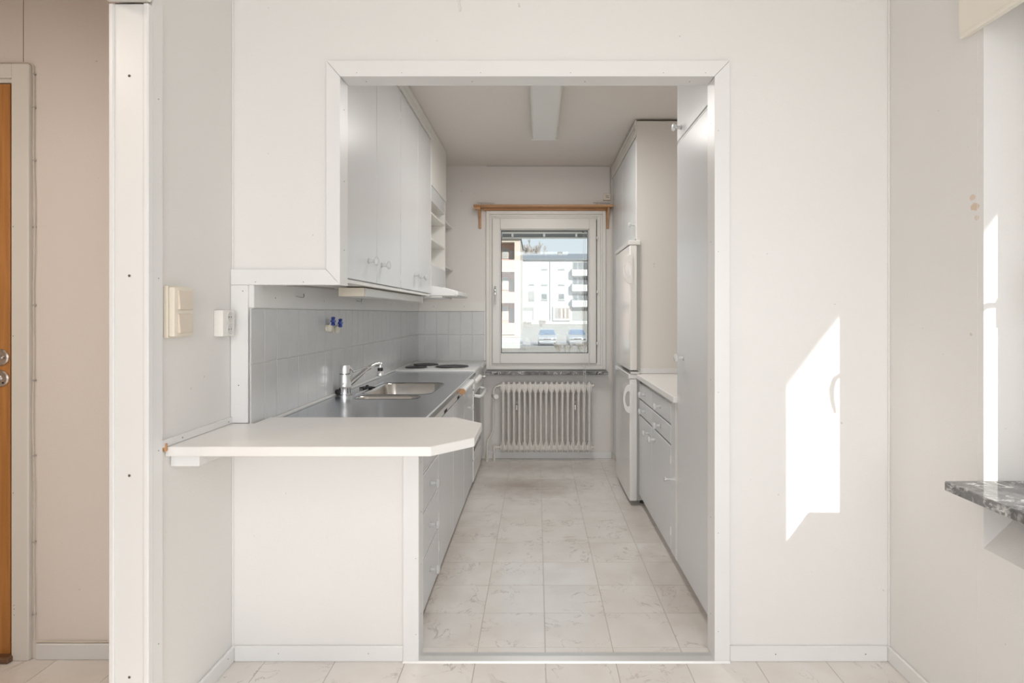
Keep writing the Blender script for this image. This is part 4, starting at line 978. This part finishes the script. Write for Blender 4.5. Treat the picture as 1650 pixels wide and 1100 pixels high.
# cars
def car(x, y, body, lab, zg=-1.68):
    t = thing('car', lab, 'car', (x, y, zg), 'cars parked beyond the kitchen window')
    wv = .86
    m = MB()
    secs = [(-2.05, .42, .62, .72), (-1.98, .30, .72, .82), (-1.2, .26, .86, .86), (-.75, .26, .92, .86), (1.6, .26, .96, .86), (2.0, .30, .92, .80), (2.05, .45, .80, .74)]
    prev = None
    for (yy, z0, z1, hw) in secs:
        V = [m.b.verts.new((x+a, y+yy, zg+b)) for a, b in ((-hw*.94, z0), (-hw, z0+.16), (-hw, z1-.12), (-hw*.90, z1), (hw*.90, z1), (hw, z1-.12), (hw, z0+.16), (hw*.94, z0))]
        if prev:
            for i in range(8): m.b.faces.new([prev[i], prev[(i+1) % 8], V[(i+1) % 8], V[i]])
        else: m.b.faces.new(V[::-1])
        prev = V
    m.b.faces.new(prev); m.build('body', body, t, 0, True)
    c = MB(); lo = [(-.80, -.92), (.80, -.92), (.80, 1.75), (-.80, 1.75)]; hi = [(-.62, -.22), (.62, -.22), (.62, 1.25), (-.62, 1.25)]
    A = [c.b.verts.new((x+a, y+b, zg+.90)) for a, b in lo]; B = [c.b.verts.new((x+a, y+b, zg+1.44)) for a, b in hi]
    c.b.faces.new(A[::-1]); c.b.faces.new(B)
    for i in range(4): c.b.faces.new([A[i], A[(i+1) % 4], B[(i+1) % 4], B[i]])
    cabn = c.build('cabin', body, t, .03)
    gm = mat('car_glass', (.07, .12, .20), .25)
    m = MB(); v = [m.b.verts.new((x+a, y+b, zg+z)) for a, b, z in ((-.74, -.885, .945), (.74, -.885, .945), (.60, -.31, 1.39), (-.60, -.31, 1.39))]; m.b.faces.new(v)
    r = bmesh.ops.extrude_face_region(m.b, geom=m.b.faces[:]); bmesh.ops.translate(m.b, verts=[q for q in r['geom'] if isinstance(q, bmesh.types.BMVert)], vec=(0, -.03, .02))
    m.build('windscreen', gm, cabn)
    for s_ in (-1, 1):
        m = MB(); v = [m.b.verts.new((x+s_*a, y+b, zg+z)) for a, b, z in ((.795, -.70, .95), (.795, 1.5, .95), (.655, 1.15, 1.36), (.655, -.22, 1.36))]; m.b.faces.new(v)
        r = bmesh.ops.extrude_face_region(m.b, geom=m.b.faces[:]); bmesh.ops.translate(m.b, verts=[q for q in r['geom'] if isinstance(q, bmesh.types.BMVert)], vec=(.02*s_, 0, 0))
        m.build('side_window', gm, cabn)
        bx('headlight', (x+s_*.60-.14, x+s_*.60+.14, y-2.06, y-1.95, zg+.56, zg+.70), M_chrome, t, .02)
        bx('wing_mirror', (x+s_*.93-.07, x+s_*.93+.07, y-.72, y-.60, zg+.92, zg+1.04), body, t, .02)
        for yy in (-1.28, 1.30): MB().lathe([(.16, 0), (.31, 0), (.32, .03), (.32, .17), (.31, .20), (0, .20)], (x+s_*.66, y+yy, zg+.32), (s_, 0, 0), 20).build('wheel', M_black, t, 0, True)
    bx('grille', (x-.36, x+.36, y-2.075, y-1.99, zg+.56, zg+.66), M_black, t, .01)
    bx('number_plate', (x-.26, x+.26, y-2.10, y-2.05, zg+.40, zg+.50), M_white, t, .005)
    bx('bumper', (x-.78, x+.78, y-2.10, y-1.95, zg+.28, zg+.48), body, t, .03)
car(.97, 55.5, mat('silver_car_paint', (.40, .41, .42), .3, .3), 'silver car parked left, windscreen towards the kitchen window')
car(3.75, 56.0, mat('pale_car_paint', (.36, .36, .36), .3, .3), 'pale grey car parked right, half hidden by bare bushes')

# slatted screen by the car park
fs = thing('slatted_screen', 'small dark slatted screen beside the parked silver car', 'fence', (-.78, 47, -1.7))
for i in range(6): bx('slat', (-.86+i*.055, -.82+i*.055, 47+i*.25, 47.05+i*.25, -1.72, -.58-i*.06), M_sh, fs, 0)
MB().box(-.87, -.55, 47.2, 47.24, -1.0, -.95).box(-.87, -.55, 47.2, 47.24, -1.5, -1.45).build('rail', M_sh, fs)

def twig_tree(name, x, y, z, h, lab, cat, n=1, spread=.5, depth=5, r0=.12, m=None, group=None, seed=1, taper=.62):
    rnd = random.Random(seed); m = m or mat('bare_bark', (.26, .20, .16), .9); t = thing(name, lab, cat, (x, y, z), group)
    tr = MB(); br = MB()
    def grow(p, d, L, r, lv):
        q = p + d*L; (tr if lv == 0 else br).cyl(p, q, r, r*taper, 5)
        if lv >= depth: return
        for _ in range(3 if lv < depth-1 else 4):
            nd = (d + Vector((rnd.uniform(-1, 1), rnd.uniform(-1, 1), rnd.uniform(-.3, .7)))*spread).normalized()
            grow(p + d*L*rnd.uniform(.55, 1), nd, L*rnd.uniform(.6, .8), r*taper, lv+1)
    for i in range(n):
        d = Vector((rnd.uniform(-.35, .35), rnd.uniform(-.3, .3), 1)).normalized() if n > 1 else Vector((0, 0, 1))
        grow(Vector((x+rnd.uniform(-.2, .2)*(n > 1), y, z)), d, h*.30, r0, 0)
    tr.build('trunk' if n == 1 else 'stem', m, t); br.build('branches', m, t); return t
kt = 135/951
for i, (px, hh) in enumerate(((848, 17.6), (862, 18.6), (874, 17.2))):
    twig_tree('bare_tree', (px-865)*kt, 135, -.5, hh*1.22, ['tall bare tree above the white house roof, next to the pink block', 'tallest bare tree rising behind the white house roof', 'bare tree behind the roof, left of its chimney'][i], 'tree', 1, .45, 6, .34, mat('pale_bark', (.45, .40, .36), .9), 'bare trees behind the white house', 10+i, .70)
MB_b = mat('dry_twigs', (.34, .29, .24), .95)
bd = [(846, 100, 1.4, 'low dry bush below the garage of the white house'), (853, 100, 1.3, 'dry bush beside the garage of the white house'), (872, 102, 2.0, 'rounded brown bush left of the white railing'), (877, 101, 1.7, 'brown bush touching the end of the white railing')]
for i, (px, d_, hh, lab) in enumerate(bd):
    twig_tree('dry_bush', (px-865)*d_/951, d_, H-(526-505)*d_/951, hh, lab, 'bush', 7, .7, 3, .03, MB_b, 'dry bushes by the far house', 30+i)
bd = [(901, 40, 1.5, 'bare twiggy bush in front of the silver car'), (915, 42, 1.2, 'bare bush between the two parked cars'), (932, 42, 1.3, 'bare bush hiding the bonnet of the pale car'), (944, 41, 1.4, 'bare bush at the right edge of the window view')]
for i, (px, d_, hh, lab) in enumerate(bd):
    twig_tree('bare_bush', (px-865)*d_/951, d_, -1.72, hh, lab, 'bush', 7, .42, 4, .010, MB_b, 'bare bushes in front of the cars', 50+i)
